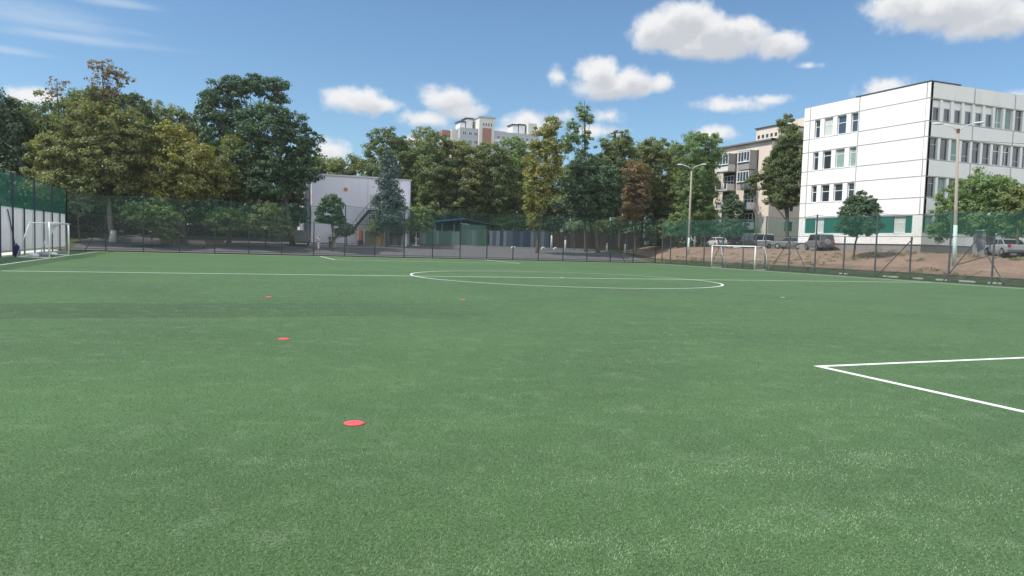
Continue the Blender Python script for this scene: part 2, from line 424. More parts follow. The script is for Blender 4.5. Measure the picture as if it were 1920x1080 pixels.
# short fibres standing out of the near turf
def fibres(n):
    rs = np.random.RandomState(12)
    r = 3.5 * (34.0 / 3.5) ** (rs.rand(n) ** 1.25); a = 0.377 + (rs.rand(n) - 0.5) * 1.75
    x = CAM.x + r * np.sin(a); y = CAM.y + r * np.cos(a)
    k = (np.abs(y + 30.05) > 0.07) | (x < -9.5); k &= ~((np.abs(x + 9.45) < 0.07) & (y < -30)); k &= y > -45; k &= np.abs(y + 40) > .07
    x, y, r = x[k], y[k], r[k]; n = len(x)
    th = rs.rand(n) * 6.283; w = 0.0016 + 0.0016 * rs.rand(n) + 0.0002 * r; h = (0.006 + 0.012 * rs.rand(n)); la = rs.rand(n) * 6.283; ll = h * (0.3 + 1.0 * rs.rand(n))
    V = np.zeros((n, 3, 3), np.float32)
    V[:, 0, 0] = x - np.cos(th) * w; V[:, 0, 1] = y - np.sin(th) * w; V[:, 1, 0] = x + np.cos(th) * w; V[:, 1, 1] = y + np.sin(th) * w
    V[:, 2, 0] = x + np.cos(la) * ll; V[:, 2, 1] = y + np.sin(la) * ll; V[:, 2, 2] = h; V[:, :2, 2] = -0.001
    me = bpy.data.meshes.new('turf_fibres'); me.vertices.add(n * 3); me.vertices.foreach_set('co', V.reshape(-1)); me.loops.add(n * 3); me.loops.foreach_set('vertex_index', np.arange(n * 3, dtype=np.int32))
    me.polygons.add(n); me.polygons.foreach_set('loop_start', np.arange(0, n * 3, 3, dtype=np.int32)); me.polygons.foreach_set('loop_total', np.full(n, 3, dtype=np.int32))
    at = me.attributes.new('tint', 'FLOAT', 'FACE'); at.data.foreach_set('value', np.clip(0.08 + 0.30 * rs.rand(n) + 0.12 * np.clip(1.6 - r / 8, 0, 1) + 1.5 * (0.3 + rs.rand(n)) * np.clip(smooth_noise(np.stack([x, y * 0.8, x * 0], 1), 5, 2.6) * 0.55 + smooth_noise(np.stack([x * 0.6, y, x * 0], 1), 8, 11) * 0.6 - 0.18, 0, 1), 0, 1).astype(np.float32))
    me.materials.append(leafmat('turf_fibre', (0.055, 0.106, 0.039), (0.190, 0.255, 0.150), 0.25)); me.update()
    o = bpy.data.objects.new('turf_fibres', me); COL.objects.link(o); tag(o, 'short green plastic grass fibres of the near turf', 'turf fibres', kind='stuff')
fibres(380000)
# markings
m_line = mat('line_yarn', (0.74, 0.76, 0.71), 0.8, 0.12, 3, 0.35, 70, 0.3, stain=((0.30, 0.42, 0.27), 14, 0.75))
b = MB(); Z = 0.004; w = 0.06
def hline(y, x0, x1): b.box(x0, x1, y - w, y + w, -0.02, Z)
def vline(x, y0, y1): b.box(x - w, x + w, y0, y1, -0.02, Z)
PW, PL = 31.0, 40.0
PWL = 30.2
hline(PL, -PWL - w, PW + w); hline(-PL, -PWL - w, PW + w); vline(-PWL, -PL + w, PL - w); vline(PW, -PL + w, PL - w)
# halfway line, slightly askew as laid
hline(0.35, -PWL + w, PW - w)
for sgn in (1, -1):
    gl = PL * sgn; fr = (29.2 if sgn > 0 else -30.05)
    a0, a1 = sorted((gl - sgn * w, fr + sgn * w))
    vline(-9.45, a0, a1); vline(9.0, a0, a1); hline(fr, -9.45 - w, 9.0 + w)
ring = 128
def arc(cx, cy, r, t0, t1, n):
    pts = []
    for k in range(n + 1):
        t = t0 + (t1 - t0) * k / n
        pts.append((cx + (r + w) * math.cos(t), cy + (r + w) * math.sin(t), 0.007)); pts.append((cx + (r - w) * math.cos(t), cy + (r - w) * math.sin(t), 0.007))
    base = len(b.v); b.v.extend(pts)
    for k in range(n):
        q = base + 2 * k; b.f.append((q, q + 1, q + 3, q + 2)); b.m.append(0)
arc(0, 0, 9.15, 0, 2 * math.pi, ring)
arc(-PWL, PL, 0.9, -math.pi / 2, 0, 10); arc(PW, PL, 0.9, math.pi, 1.5 * math.pi, 10)
b.tube([(0, 0.35, -0.01), (0, 0.35, 0.010)], 0.12, 16)
struct(b.build('pitch_markings', m_line))

# kerbs round the turf
m_kerb = mat('kerb_concrete', (0.22, 0.22, 0.20), 0.9, 0.2, 2, 0.1, 20)
b = MB(); b.box(-33.75, 33.7, 41.55, 41.7, -0.2, 0.10); struct(b.build('kerb', mat('kerb_dark', (0.05, 0.055, 0.045), 0.9, 0.3, 2), None))
b = MB(); b.box(33.55, 33.7, -46, 41.55, -0.2, 0.10); struct(b.build('kerb', mat('kerb_dark_side', (0.05, 0.06, 0.045), 0.9, 0.3, 2), None))
b = MB(); b.box(-35.2, -33.6, -46, 43, -0.2, 0.03); struct(b.build('path', mat('pale_path', (0.55, 0.55, 0.50), 0.9, 0.1, 1.2, 0.1, 9), None))

# ------------------------------------------------------------------ markers on the turf
m_red = mat('red_plastic', (0.80, 0.09, 0.10), 0.45, 0.05, 5, spec=0.5)
def marker(px, py, label, mt, group='flat training markers on the turf', r=0.098):
    c = onZ(px, py, 0.02)
    b = MB(); n = 32
    prof = [(r, 0.006), (r * 0.97, 0.012), (r * 0.72, 0.015), (r * 0.20, 0.017), (r * 0.13, 0.016), (r * 0.13, 0.009), (r * 0.68, 0.009), (r * 0.96, 0.004)]
    for (rr, z) in prof:
        for k in range(n):
            t = 2 * math.pi * k / n; b.v.append((rr * math.cos(t), rr * math.sin(t), z))
    q = len(prof)
    for i in range(q):
        for k in range(n):
            k2 = (k + 1) % n; j = (i + 1) % q
            b.f.append((i * n + k, i * n + k2, j * n + k2, j * n + k)); b.m.append(0)
    o = b.build('marker_disc', mt, None, (c.x, c.y, 0.0), smooth=True)
    tag(o, label, 'marker disc', group)
marker(664, 791, 'red flat training disc closest to the viewer, the largest of the markers', m_red, r=0.112)
marker(532, 634, 'red training disc on the turf, second nearest, behind the largest disc', m_red, r=0.112)
marker(504, 556, 'dull red training disc far back, standing left of the second disc', m_red, r=0.112)
marker(868, 561, 'small red training disc alone on the turf below the centre circle', m_red, r=0.10)
marker(1468, 557, 'pale green training disc on the turf in front of the right goal', mat('pale_plastic', (0.45, 0.55, 0.38), 0.5, 0.05, 5), r=0.10)

# ------------------------------------------------------------------ goals
m_white = mat('white_paint', (0.78, 0.79, 0.78), 0.45, 0.05, 3, spec=0.4)
def gnet(name, axis, cell=0.11, wire=0.07):
    return netmat(name, (0.75, 0.76, 0.76), axis, cell, wire)
def goal(X, y0, y1, s, label, torn):
    """s = direction of the back of the goal along x"""
    t = thing('football_goal', label, 'goal', (X, (y0 + y1) / 2, 0)); h = 2.44; ya, yb = y0 - (y0 + y1) / 2, y1 - (y0 + y1) / 2
    for y in (ya, yb): MB().tube([(0, y, 0), (0, y, h)], 0.06, 12).build('goal_post', m_white, t, smooth=True)
    MB().tube([(0, ya - 0.05, h), (0, yb + 0.05, h)], 0.06, 12).build('crossbar', m_white, t, smooth=True)
    for y in (ya, yb):
        f = MB(); f.tube([(s * 0.05, y, h - 0.02), (s * 1.15, y, h - 0.03)], 0.03, 8); f.tube([(s * 1.15, y, h - 0.03), (s * 1.9, y, 0.05)], 0.035, 8); f.tube([(s * 1.9, y, 0.04), (s * 0.06, y, 0.04)], 0.03, 8)
        f.build('side_frame', m_white, t, smooth=True)
    MB().tube([(s * 1.9, ya, 0.04), (s * 1.9, yb, 0.04)], 0.035, 8).build('ground_bar', m_white, t, smooth=True)
    nb = MB(); e = 0.012
    nb.face([(s * 1.9, ya, 0.06), (s * 1.9, yb, 0.06), (s * 1.15, yb, h - 0.05), (s * 1.15, ya, h - 0.05)])
    nb.face([(s * 1.15, ya, h - 0.05), (s * 1.15, yb, h - 0.05), (s * 0.05, yb, h - 0.05), (s * 0.05, ya, h - 0.05)])
    nb.build('net', gnet('goal_net', 1, 0.12, 0.035 if not torn else 0.05), t)
    for y in (ya + e, yb - e):
        nb = MB(); nb.face([(s * 1.88, y, 0.06), (s * 0.03, y, 0.06), (s * 0.03, y, h - 0.05), (s * 1.13, y, h - 0.05)])
        nb.build('side_net', gnet('goal_net_side', 0, 0.12, 0.06 if torn else 0.04), t)
    if torn:   # slack net bunched under the crossbar corner
        q = MB(); rnd = random.Random(4)
        for k in range(16):
            u = k / 15; y = ya + 0.05 + u * 3.6; dp = 1.45 * (1 - u) ** 1.5 + 0.10
            q.tube([(s * 0.12, y, h - 0.07), (s * (0.16 + rnd.uniform(0, .08)), y + rnd.uniform(-.05, .05), h - 0.07 - dp * 0.5), (s * 0.12, y + rnd.uniform(-.06, .06) , h - 0.07 - dp)], [0.09, 0.07, 0.03], 6)
        q.build('gathered_net', mat('white_cord', (0.62, 0.63, 0.64), 0.9, 0.1, 6), t)
    return t
goal(-PWL, 19.0, 25.9, -1, 'white full-size football goal with slack net by the white sheeting', True)
goal(32.1, 21.7, 28.9, 1, 'white football goal with thin net standing before the dirt bank', False)
m_bag = mat('navy_cloth', (0.02, 0.02, 0.09), 0.8, 0.2, 8)
p = onX(44, 477, -32.0)
def lump(name, p, rx, ry, rz, mt, seed, label, cat, group=None):
    b = MB(); rnd = random.Random(seed); n, k = 12, 8
    for j in range(k + 1):
        ph = math.pi * j / k
        for i in range(n):
            t = 2 * math.pi * i / n; q = 1 + rnd.uniform(-.09, .09)
            b.v.append((rx * math.sin(ph) * math.cos(t) * q, ry * math.sin(ph) * math.sin(t) * q, rz * (1 - math.cos(ph) * q)))
    for j in range(k):
        for i in range(n):
            i2 = (i + 1) % n; b.f.append((j * n + i, (j + 1) * n + i, (j + 1) * n + i2, j * n + i2)); b.m.append(0)
    return tag(b.build(name, mt, None, p, smooth=True), label, cat, group)
bag = lump('kit_bag', (-32.3, 19.9, 0.0), 0.22, 0.3, 0.42, m_bag, 1, 'navy blue kit bag leaning behind the left goal', 'bag')
hb = MB(); hb.tube([(0.0, -0.12, 0.78), (0.0, -0.1, 0.95), (0.0, 0.1, 0.95), (0.0, 0.12, 0.78)], 0.02, 6); hb.build('handle', m_bag, bag)
for (x, y, r, lab) in ((-31.3, 19.9, 0.22, 'white plastic sack on the turf inside the near end of the left goal'), (-31.2, 22.3, 0.24, 'grey and white sack in the middle of the left goal'), (-30.9, 24.0, 0.2, 'small pale sack near the far post of the left goal')):
    lump('sack', (x, y, 0.0), r * 1.5, r * 1.3, r * 0.75, m_white if r != 0.24 else mat('grey_sack', (0.3, 0.3, 0.31), 0.8, 0.3, 6), int(r * 100), lab, 'sack', 'sacks lying in the left goal')

# ------------------------------------------------------------------ fences
m_postg = mat('dark_green_paint', (0.018, 0.035, 0.035), 0.5, 0.1, 3, spec=0.4)
m_postn = mat('navy_paint', (0.03, 0.035, 0.075), 0.5, 0.1, 3, spec=0.4)
m_postb = mat('blue_grey_paint', (0.085, 0.09, 0.105), 0.6, 0.2, 3, spec=0.3)
LOW, TALL = 3.55, 5.65
def fence(axis, c, posts, label, mp, lowmat, upmat, tallset, braces=(), ends=None, tallh=TALL):
    """axis 0: runs along x at y=c; axis 1: runs along y at x=c"""
    P = (lambda u, z, o=0: (u, c + o, z)) if axis == 0 else (lambda u, z, o=0: (c + o, u, z))
    t = thing('chain_link_fence', label, 'fence', (0, 0, 0))
    for u in posts:
        h = tallh if u in tallset else LOW + 0.02
        b = MB(); b.obox(P(u, -0.1), P(u, h), 0.10, 0.10); b.build('post', mp, t)
    u0, u1 = ends or (posts[0], posts[-1])
    for z in (0.25, LOW):
        b = MB(); b.obox(P(u0, z, 0.075), P(u1, z, 0.075), 0.045, 0.045); b.build('rail', mp, t)
    b = MB(); b.face([P(u0, 0.12, -0.06), P(u1, 0.12, -0.06), P(u1, LOW, -0.06), P(u0, LOW, -0.06)]); b.build('wire_mesh', lowmat, t)
    # upper netting sags between the tall posts
    b = MB(); ts = sorted(tallset); n = 6; top = []
    for i in range(len(ts) - 1):
        for k in range(n + (i == len(ts) - 2)):
            q = k / n; u = ts[i] + (ts[i + 1] - ts[i]) * q; top.append((u, tallh - 0.08 - 0.22 * 4 * q * (1 - q)))
    for (ua, za), (ub, zb) in zip(top, top[1:]):
        b.face([P(ua, LOW + 0.03, -0.06), P(ub, LOW + 0.03, -0.06), P(ub, zb, -0.06), P(ua, za, -0.06)])
    nt_ = b.build('upper_net', upmat, t)
    b = MB(); b.tube([P(u, z, -0.06) for u, z in top], 0.018, 5); b.build('top_cord', mp, nt_)
    for (ua, ub) in braces:
        b = MB(); b.obox(P(ua, LOW - 0.15, 0.14), P(ub, 0.1, 0.14), 0.06, 0.06); b.build('brace', mp, t)
    return t
farp = [round(-33 + 3.3 * i, 2) for i in range(21)]
GRN = (0.02, 0.085, 0.06)
fence(0, 41.9, farp, 'dark green wire fence with netting behind the far goal line', m_postg,
      netmat('far_mesh', (0.07, 0.095, 0.095), 0, 0.08, 0.12), netmat('far_net', GRN, 0, 0.08, 0.115), set(farp[::2]), braces=((26.4, 28.6), (-29.7, -31.5)))
rp = [round(41.9 - 3.45 * i, 2) for i in range(1, 24)]
rp = [41.5] + [round(18.6 - 3.5 * (i - 7), 2) for i in range(1, 24)]
rp = sorted(set(rp + []))
rp = [u for u in rp if u <= 41.5]
rt = set(u for i, u in enumerate(rp) if abs(((u - 15.1) / 7.0) - round((u - 15.1) / 7.0)) < 0.02) | {rp[-1], rp[0]}
fence(1, 33.72, rp, 'tall wire fence with green netting along the dirt bank', m_postb,
      netmat('side_mesh', (0.07, 0.085, 0.085), 1, 0.08, 0.10), netmat('side_net', (0.03, 0.13, 0.095), 1, 0.08, 0.145), rt, braces=((4.6, 8.0), (-1.0, -3.3), (-1.0, 1.6), (18.6, 21.4), (18.6, 16.2), (29.1, 31.6)))
lp = [round(41.9 - 3.3 * i, 2) for i in range(0, 26)][::-1]
lt = thing('sheeted_fence', 'left side fence of white metal sheets with green net above', 'fence', (0, 0, 0))
for i, u in enumerate(lp):
    b = MB(); b.obox((-33.0, u, -0.1), (-33.0, u, 5.9 if (len(lp) - 1 - i) % 2 == 0 else 3.6), 0.10, 0.10); b.build('post', m_postn, lt)
b = MB(); y = lp[0]; k = 0
while y < lp[-1] - 0.01:          # trapezoid profile of the sheets
    y2 = min(y + 0.15, lp[-1]); xo = -33.14 - (0.035 if k % 2 else 0.0); xo2 = -33.14 - (0.0 if k % 2 else 0.035)
    b.face([(xo, y, 0.42), (xo, y + 0.11, 0.42), (xo, y + 0.11, 3.5), (xo, y, 3.5)]); b.face([(xo, y + 0.11, 0.42), (xo2, y2, 0.42), (xo2, y2, 3.5), (xo, y + 0.11, 3.5)])
    y = y2; k += 1
b.build('sheet_panel', mat('white_sheet', (0.80, 0.78, 0.79), 0.6, 0.12, 0.4, streak=True, stain=((0.60, 0.57, 0.57), 0.5, 0.5)), lt)
for z in (0.5, 3.52):
    b = MB(); b.obox((-33.22, lp[0], z), (-33.22, lp[-1], z), 0.05, 0.05); b.build('rail', m_postn, lt)
b = MB(); b.obox((-33.06, 21.0, 3.3), (-33.06, 23.3, 0.2), 0.06, 0.06); b.build('brace', m_postn, lt)
b = MB(); b.face([(-33.07, lp[0], 3.45), (-33.07, lp[-1], 3.45), (-33.07, lp[-1], 5.85), (-33.07, lp[0], 5.85)])
un = b.build('upper_net', netmat('left_net', (0.025, 0.20, 0.135), 1, 0.06, 0.27), lt)
b = MB(); b.tube([(-33.07, lp[0], 5.86), (-33.07, lp[-1], 5.86)], 0.02, 5); b.build('top_cord', m_postg, un)
# stone blocks along the right verge
m_stone = mat('pale_stone', (0.42, 0.41, 0.37), 0.9, 0.2, 3)
for i, (y, l_) in enumerate(((7.0, 1.5), (4.3, 0.9), (2.1, 1.1), (0.0, 1.3), (-2.2, 1.0), (12.2, 0.9))):
    b = MB(); b.box(-0.08, 0.08, -l_ / 2, l_ / 2, -0.1, 0.11); b.box(-0.06, 0.06, -l_ / 2 + .02, l_ / 2 - .02, 0.11, 0.13)
    o = b.build('kerb_stone', m_stone, None, (34.4, y, ground_z(34.4, y)))
    tag(o, ['long pale kerb stone in the grass, third from the left of the row', 'short kerb stone, fourth from the left behind the right fence', 'kerb stone straight before the foot of the tall lamp', 'long kerb stone just right of the tall lamp', 'kerb stone nearest the right edge of the picture', 'small kerb stone farthest left in the row, nearest the right goal'][i], 'kerb stone', 'loose kerb stones behind the right fence')

# ------------------------------------------------------------------ vegetation
def leaf_mesh(C_, Nn, size, tint, rs, name, mt, asp=0.75):
    """many little rhombus leaves, each bent a little; C_ centres, Nn normals"""
    n = len(C_)
    Nn = Nn / (np.linalg.norm(Nn, axis=1, keepdims=True) + 1e-9)
    r = rs.randn(n, 3); A = np.cross(Nn, r); A /= (np.linalg.norm(A, axis=1, keepdims=True) + 1e-9); B = np.cross(Nn, A)
    s = size[:, None]
    V = np.empty((n, 4, 3), np.float32)
    V[:, 0] = C_ - A * s; V[:, 1] = C_ - B * s * asp + Nn * s * 0.15; V[:, 2] = C_ + A * s; V[:, 3] = C_ + B * s * asp + Nn * s * 0.15
    me = bpy.data.meshes.new(name)
    me.vertices.add(n * 4); me.vertices.foreach_set('co', V.reshape(-1))
    me.loops.add(n * 4); me.loops.foreach_set('vertex_index', np.arange(n * 4, dtype=np.int32))
    me.polygons.add(n); me.polygons.foreach_set('loop_start', np.arange(0, n * 4, 4, dtype=np.int32)); me.polygons.foreach_set('loop_total', np.full(n, 4, dtype=np.int32))
    at = me.attributes.new('tint', 'FLOAT', 'FACE'); at.data.foreach_set('value', np.clip(tint, 0, 1).astype(np.float32))
    me.materials.append(mt); me.update(); me.validate()
    return me


def crown(lobes, rs, seed, clump=0.75, dens=1.0, leaf=0.17, gap=0.12, nleaf=34, shell=0.5, rough=0.22):
    """lobes: (cx,cy,cz,rx,ry,rz) -> leaf centres, normals, sizes, tints"""
    Cs, Ns, Ss, Ts = [], [], [], []
    leaf *= 0.86; nleaf = int(nleaf * 1.35)
    L_ = np.array(lobes)
    mid = L_[:, :3].mean(0)
    for (cx, cy, cz, rx, ry, rz) in lobes:
        area = 4 * math.pi * ((rx * ry) ** 1.6 / 3 + (rx * rz) ** 1.6 / 3 + (ry * rz) ** 1.6 / 3) ** (1 / 1.6)
        nc = max(4, int(area / (clump * clump * 1.5) * dens))
        d = rs.randn(nc, 3); d /= np.linalg.norm(d, axis=1, keepdims=True)
        u = 1 - (1 - shell) * rs.rand(nc) ** 1.6
        wob = 1 + rough * smooth_noise(d * 3 + np.array([cx, cy, cz]) * 0.7, seed, 1.7)
        p = np.array([cx, cy, cz]) + d * np.array([rx, ry, rz]) * (u * wob)[:, None]
        keep = smooth_noise(p, seed + 5, 0.9 / clump * 0.75) > (-1.0 + gap * 2.2)
        p, d = p[keep], d[keep]
        # sub-clumps deep inside another lobe are never seen: drop most
        ins = np.zeros(len(p), bool)
        for (ax, ay, az, bx, by, bz) in lobes:
            ins |= (((p - np.array([ax, ay, az])) / np.array([bx, by, bz])) ** 2).sum(1) < 0.36
        kk = ~ins | (rs.rand(len(p)) < 0.25); p, d = p[kk], d[kk]
        nc = len(p)
        if nc == 0: continue
        rc = clump * (0.55 + 0.75 * rs.rand(nc)); ct = rs.rand(nc)
        q = rs.randn(nc, nleaf, 3); q /= np.linalg.norm(q, axis=2, keepdims=True)
        rad = rs.rand(nc, nleaf, 1) ** 0.45
        off_ = q * rad * rc[:, None, None]; off_[:, :, 2] *= 0.62
        off_[:, :, 2] -= 0.12 * (off_[:, :, 0] ** 2 + off_[:, :, 1] ** 2) / clump
        pos = p[:, None, :] + off_
        nrm = q * 0.9 + d[:, None, :] * 0.35 + np.array([0, 0, 0.45]) + rs.randn(nc, nleaf, 3) * 0.55
        Cs.append(pos.reshape(-1, 3)); Ns.append(nrm.reshape(-1, 3))
        Ss.append((leaf * (0.6 + 0.8 * rs.rand(nc, nleaf))).reshape(-1)); Ts.append((0.62 * ct[:, None] + 0.38 * rs.rand(nc, nleaf)).reshape(-1))
    return np.concatenate(Cs), np.concatenate(Ns), np.concatenate(Ss), np.concatenate(Ts)


def trunk_mesh(b, base, top, r0, lobes, rnd, lean=0.0, nl=5, limbs=True, bark=0):
    """tapered trunk with limbs that reach into the lobes"""
    base = Vector(base); top = Vector(top)
    pts = [base - Vector((0, 0, 0.2)), base + Vector((0, 0, 0.25))]; rad = [r0 * 1.45, r0 * 1.08]
    n = 7
    for k in range(1, n + 1):
        t = k / n; p = base.lerp(top, t); p.x += rnd.uniform(-1, 1) * r0 * 0.55 + lean * math.sin(t * 3.1); p.y += rnd.uniform(-1, 1) * r0 * 0.55
        pts.append(p); rad.append(r0 * (1 - 0.80 * t) + 0.02)
    b.tube(pts, rad, 9)
    if limbs:
        for (cx, cy, cz, rx, ry, rz) in lobes:
            for _ in range(nl):
                t = rnd.uniform(0.35, 0.9); s = base.lerp(top, t)
                e = Vector((cx + rnd.uniform(-.75, .75) * rx, cy + rnd.uniform(-.75, .75) * ry, cz + rnd.uniform(-.5, .8) * rz))
                if e.z < s.z - 0.5: s = base.lerp(top, max(0.2, t - 0.35))
                mid = s.lerp(e, 0.5) + Vector((rnd.uniform(-.3, .3), rnd.uniform(-.3, .3), rnd.uniform(-.2, .5)))
                rr = r0 * (1 - 0.8 * t) * 0.55
                b.tube([s, s.lerp(mid, .5) + Vector((0, 0, .1)), mid, mid.lerp(e, .6), e], [rr, rr * .8, rr * .6, rr * .4, 0.015], 5)


BARK = mat('bark', (0.105, 0.085, 0.065), 0.95, 0.35, 2.5, 0.3, 14, 0.6, spec=0.1)
BARKG = mat('grey_bark', (0.20, 0.19, 0.165), 0.95, 0.3, 2.5, 0.3, 14, 0.5, spec=0.1)
LIME = mat('whitewash', (0.58, 0.58, 0.54), 0.9, 0.15, 3)
LK = 1.75
LM = {
    'chestnut': leafmat('leaf_chestnut', (0.056, 0.074, 0.020), (0.140, 0.138, 0.044)),
    'olive': leafmat('leaf_olive', (0.054, 0.078, 0.020), (0.130, 0.140, 0.040)),
    'yellow': leafmat('leaf_yellow', (0.085, 0.098, 0.020), (0.185, 0.165, 0.040)),
    'mid': leafmat('leaf_mid', (0.040, 0.066, 0.021), (0.098, 0.118, 0.036)),
    'dark': leafmat('leaf_dark', (0.022, 0.048, 0.022), (0.052, 0.088, 0.038), 0.22),
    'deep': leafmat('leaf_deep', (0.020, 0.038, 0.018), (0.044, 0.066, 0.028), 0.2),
    'bright': leafmat('leaf_bright', (0.056, 0.098, 0.026), (0.118, 0.160, 0.052), 0.33),
    'pale': leafmat('leaf_pale', (0.085, 0.115, 0.075), (0.160, 0.190, 0.130)),
    'brown': leafmat('leaf_brown', (0.095, 0.066, 0.030), (0.145, 0.105, 0.045)),
    'blue': leafmat('leaf_blue_spruce', (0.032, 0.058, 0.052), (0.075, 0.110, 0.100), 0.08),
    'light': leafmat('leaf_light', (0.060, 0.105, 0.032), (0.120, 0.165, 0.055)),
}


def lob(l, Y, X=None, flat=0.9):
    out = []
    for q in l:
        px, py, rx, ry = q[:4]; dY = q[4] if len(q) > 4 else 0
        p = onY(px, py, Y + dY) if X is None else onX(px, py, X + dY)
        k = depth(p) / FPX
        out.append((p.x, p.y, p.z, rx * k, max(rx, ry * 0.8) * k * flat, ry * k))
    return out


TC = [100]
def tree(label, kind, Y, tpx, lobes, r0=0.22, X=None, name='tree', cat='tree', group=None, bark=None, lime=False, topfrac=0.75, clump=0.75, dens=1.0,
         leaf=0.17, gap=0.12, nleaf=34, nl=4, basepx=None, shell=0.5, rough=0.22, tilt=0.0):
    TC[0] += 1; seed = TC[0]; rs = np.random.RandomState(seed); rnd = random.Random(seed)
    L_ = lob(lobes, Y, X)
    pb = onY(tpx, 450, Y) if X is None else onX(tpx, 450, X)
    gz = ground_z(pb.x, pb.y)
    base = Vector((pb.x + tilt, pb.y, gz))
    zt = max(l[2] + l[5] * 0.4 for l in L_); tl = max(L_, key=lambda l: l[2] + l[5] * 0.4)
    top = Vector((tl[0] * 0.8 + pb.x * 0.2, tl[1], gz + (zt - gz) * (0.6 + 0.4 * topfrac)))
    t = thing(name, label, cat, base, 0, group)
    Lr = [(a - base.x, b_ - base.y, c - base.z, d, e, f) for (a, b_, c, d, e, f) in L_]
    bm_ = MB(); trunk_mesh(bm_, (0, 0, 0), top - base, r0, Lr, rnd, nl=nl)
    tr = bm_.build('trunk', bark or BARK, t, smooth=True)
    if lime:
        MB().tube([(0, 0, -0.05), (0, 0, 0.9), (0.01, 0, 1.25)], [r0 * 1.5, r0 * 1.22, r0 * 1.16], 10).build('whitewash_band', LIME, tr, smooth=True)
    C_, Nn, S_, T_ = crown(Lr, rs, seed, clump, dens, leaf, gap, nleaf, shell, rough)
    me = leaf_mesh(C_, Nn, S_, T_, rs, 'crown', LM[kind])
    c = bpy.data.objects.new('crown', me); COL.objects.link(c); c.parent = t
    return t


def shrub(label, kind, Y, lobes, X=None, name='shrub', cat='shrub', group=None, **k):
    px = lobes[0][0]
    kw = dict(r0=0.06, clump=0.42, leaf=0.12, nleaf=26, nl=3, gap=0.06); kw.update(k)
    return tree(label, kind, Y, px, lobes, X=X, name=name, cat=cat, group=group, **kw)


def conifer(label, kind, Y, px, ytop, ybot, rpx, X=None, name='spruce', cat='spruce', droop=0.5, lean=0, dens=1.0, leaf=0.12, bulge=None):
    TC[0] += 1; seed = TC[0]; rs = np.random.RandomState(seed)
    f = (lambda a, b_: onY(a, b_, Y)) if X is None else (lambda a, b_: onX(a, b_, X))
    tp = f(px, ytop); bt = f(px - lean, ybot); k = depth(tp) / FPX; gz = ground_z(tp.x, tp.y)
    base = Vector((bt.x, bt.y, gz)); top = tp - base; zb = bt.z - gz; R0 = rpx * k
    t = thing(name, label, cat, base)
    bm_ = MB(); bm_.tube([(0, 0, -0.2), (0, 0, 0.4), top * 0.5, top * 0.97], [0.3, 0.24, 0.16, 0.02], 8)
    Cs, Ns, Ss, Ts = [], [], [], []
    z = zb; H = top.z
    while z < H - 0.15:
        fr = (z - zb) / (H - zb); Rz = R0 * min(1.0, 0.35 + fr * 2.4) * (1 - fr) ** 0.62 * (0.55 + 0.65 * rs.rand())
        nb = int(7 + 5 * (1 - fr))
        for q in range(nb):
            a = rs.rand() * 6.283; ln = Rz * (0.55 + 0.5 * rs.rand()) + 0.12
            if bulge: ln *= 1 + bulge * max(0, math.cos(a))
            c0 = Vector((top.x * z / H, top.y * z / H, z)); d = Vector((math.cos(a), math.sin(a), 0))
            tip = c0 + d * ln + Vector((0, 0, -droop * ln * 0.55 + 0.15))
            bm_.tube([c0, c0.lerp(tip, .5) + Vector((0, 0, .08)), tip], [0.04, 0.025, 0.01], 4, cap=False)
            m_ = int(55 * ln * dens) + 14
            u = rs.rand(m_) ** 0.6; w_ = (0.16 + 0.26 * np.sin(np.pi * np.clip(u, 0.05, .97)))[:, None]
            cp = np.array(c0)[None] * (1 - u[:, None]) + np.array(tip)[None] * u[:, None]
            o_ = rs.randn(m_, 3) * w_ * 0.9; o_[:, 2] = -np.abs(o_[:, 2]) * 0.9 * (0.5 + droop) + 0.08
            Cs.append(cp + o_); Ns.append(rs.randn(m_, 3) * 0.8 + np.array([d.x * .4, d.y * .4, 0.5])); Ss.append(leaf * (0.6 + 0.8 * rs.rand(m_))); Ts.append(np.full(m_, rs.rand()) * .6 + rs.rand(m_) * .4)
        z += 0.42 + 0.2 * rs.rand()
    bm_.build('trunk', BARK, t, smooth=True)
    me = leaf_mesh(np.concatenate(Cs), np.concatenate(Ns), np.concatenate(Ss), np.concatenate(Ts), rs, 'crown', LM[kind], 0.5)
    c = bpy.data.objects.new('crown', me); COL.objects.link(c); c.parent = t
    return t


#@@TREES@@
G1 = 'park trees behind the far fence'
BK = dict(clump=0.95, leaf=0.185, nleaf=50, gap=0.08)
# left group, back row
tree('deep green tree at the far left edge of the park', 'deep', 62, -10, [(-30, 240, 70, 55), (10, 250, 50, 68), (10, 330, 60, 70)], 0.3, group=G1, **BK)
tree('mid green tree with a sunlit side, second from the left edge', 'mid', 66, 70, [(70, 225, 48, 44), (95, 270, 50, 60), (50, 300, 50, 60)], 0.3, group=G1, **BK)
tree('dark leafy tree rising behind the big olive chestnut', 'mid', 72, 215, [(190, 200, 62, 30), (235, 215, 50, 36), (150, 210, 40, 34), (205, 270, 90, 60)], 0.35, group=G1, **BK)
tree('sparse half bare tree poking above the chestnut at the left', 'brown', 70, 204, [(190, 124, 26, 12), (204, 150, 30, 22), (225, 145, 20, 14), (195, 185, 28, 22)], 0.16, group=G1, clump=0.45, leaf=0.15, nleaf=11, gap=0.22, dens=0.75, topfrac=1.0, nl=7, shell=0.2, rough=0.5)
tree('thin leaning half bare tree left of the sparse tall one', 'brown', 71, 118, [(105, 158, 18, 14), (98, 172, 20, 12)], 0.12, group=G1, clump=0.4, leaf=0.14, nleaf=9, gap=0.25, dens=0.7, topfrac=1.0, nl=7, shell=0.2, rough=0.5)
tree('loose green tree with wispy top between chestnut and locust', 'mid', 74, 320, [(300, 225, 30, 26), (335, 228, 32, 26), (320, 270, 60, 44)], 0.25, group=G1, **BK)
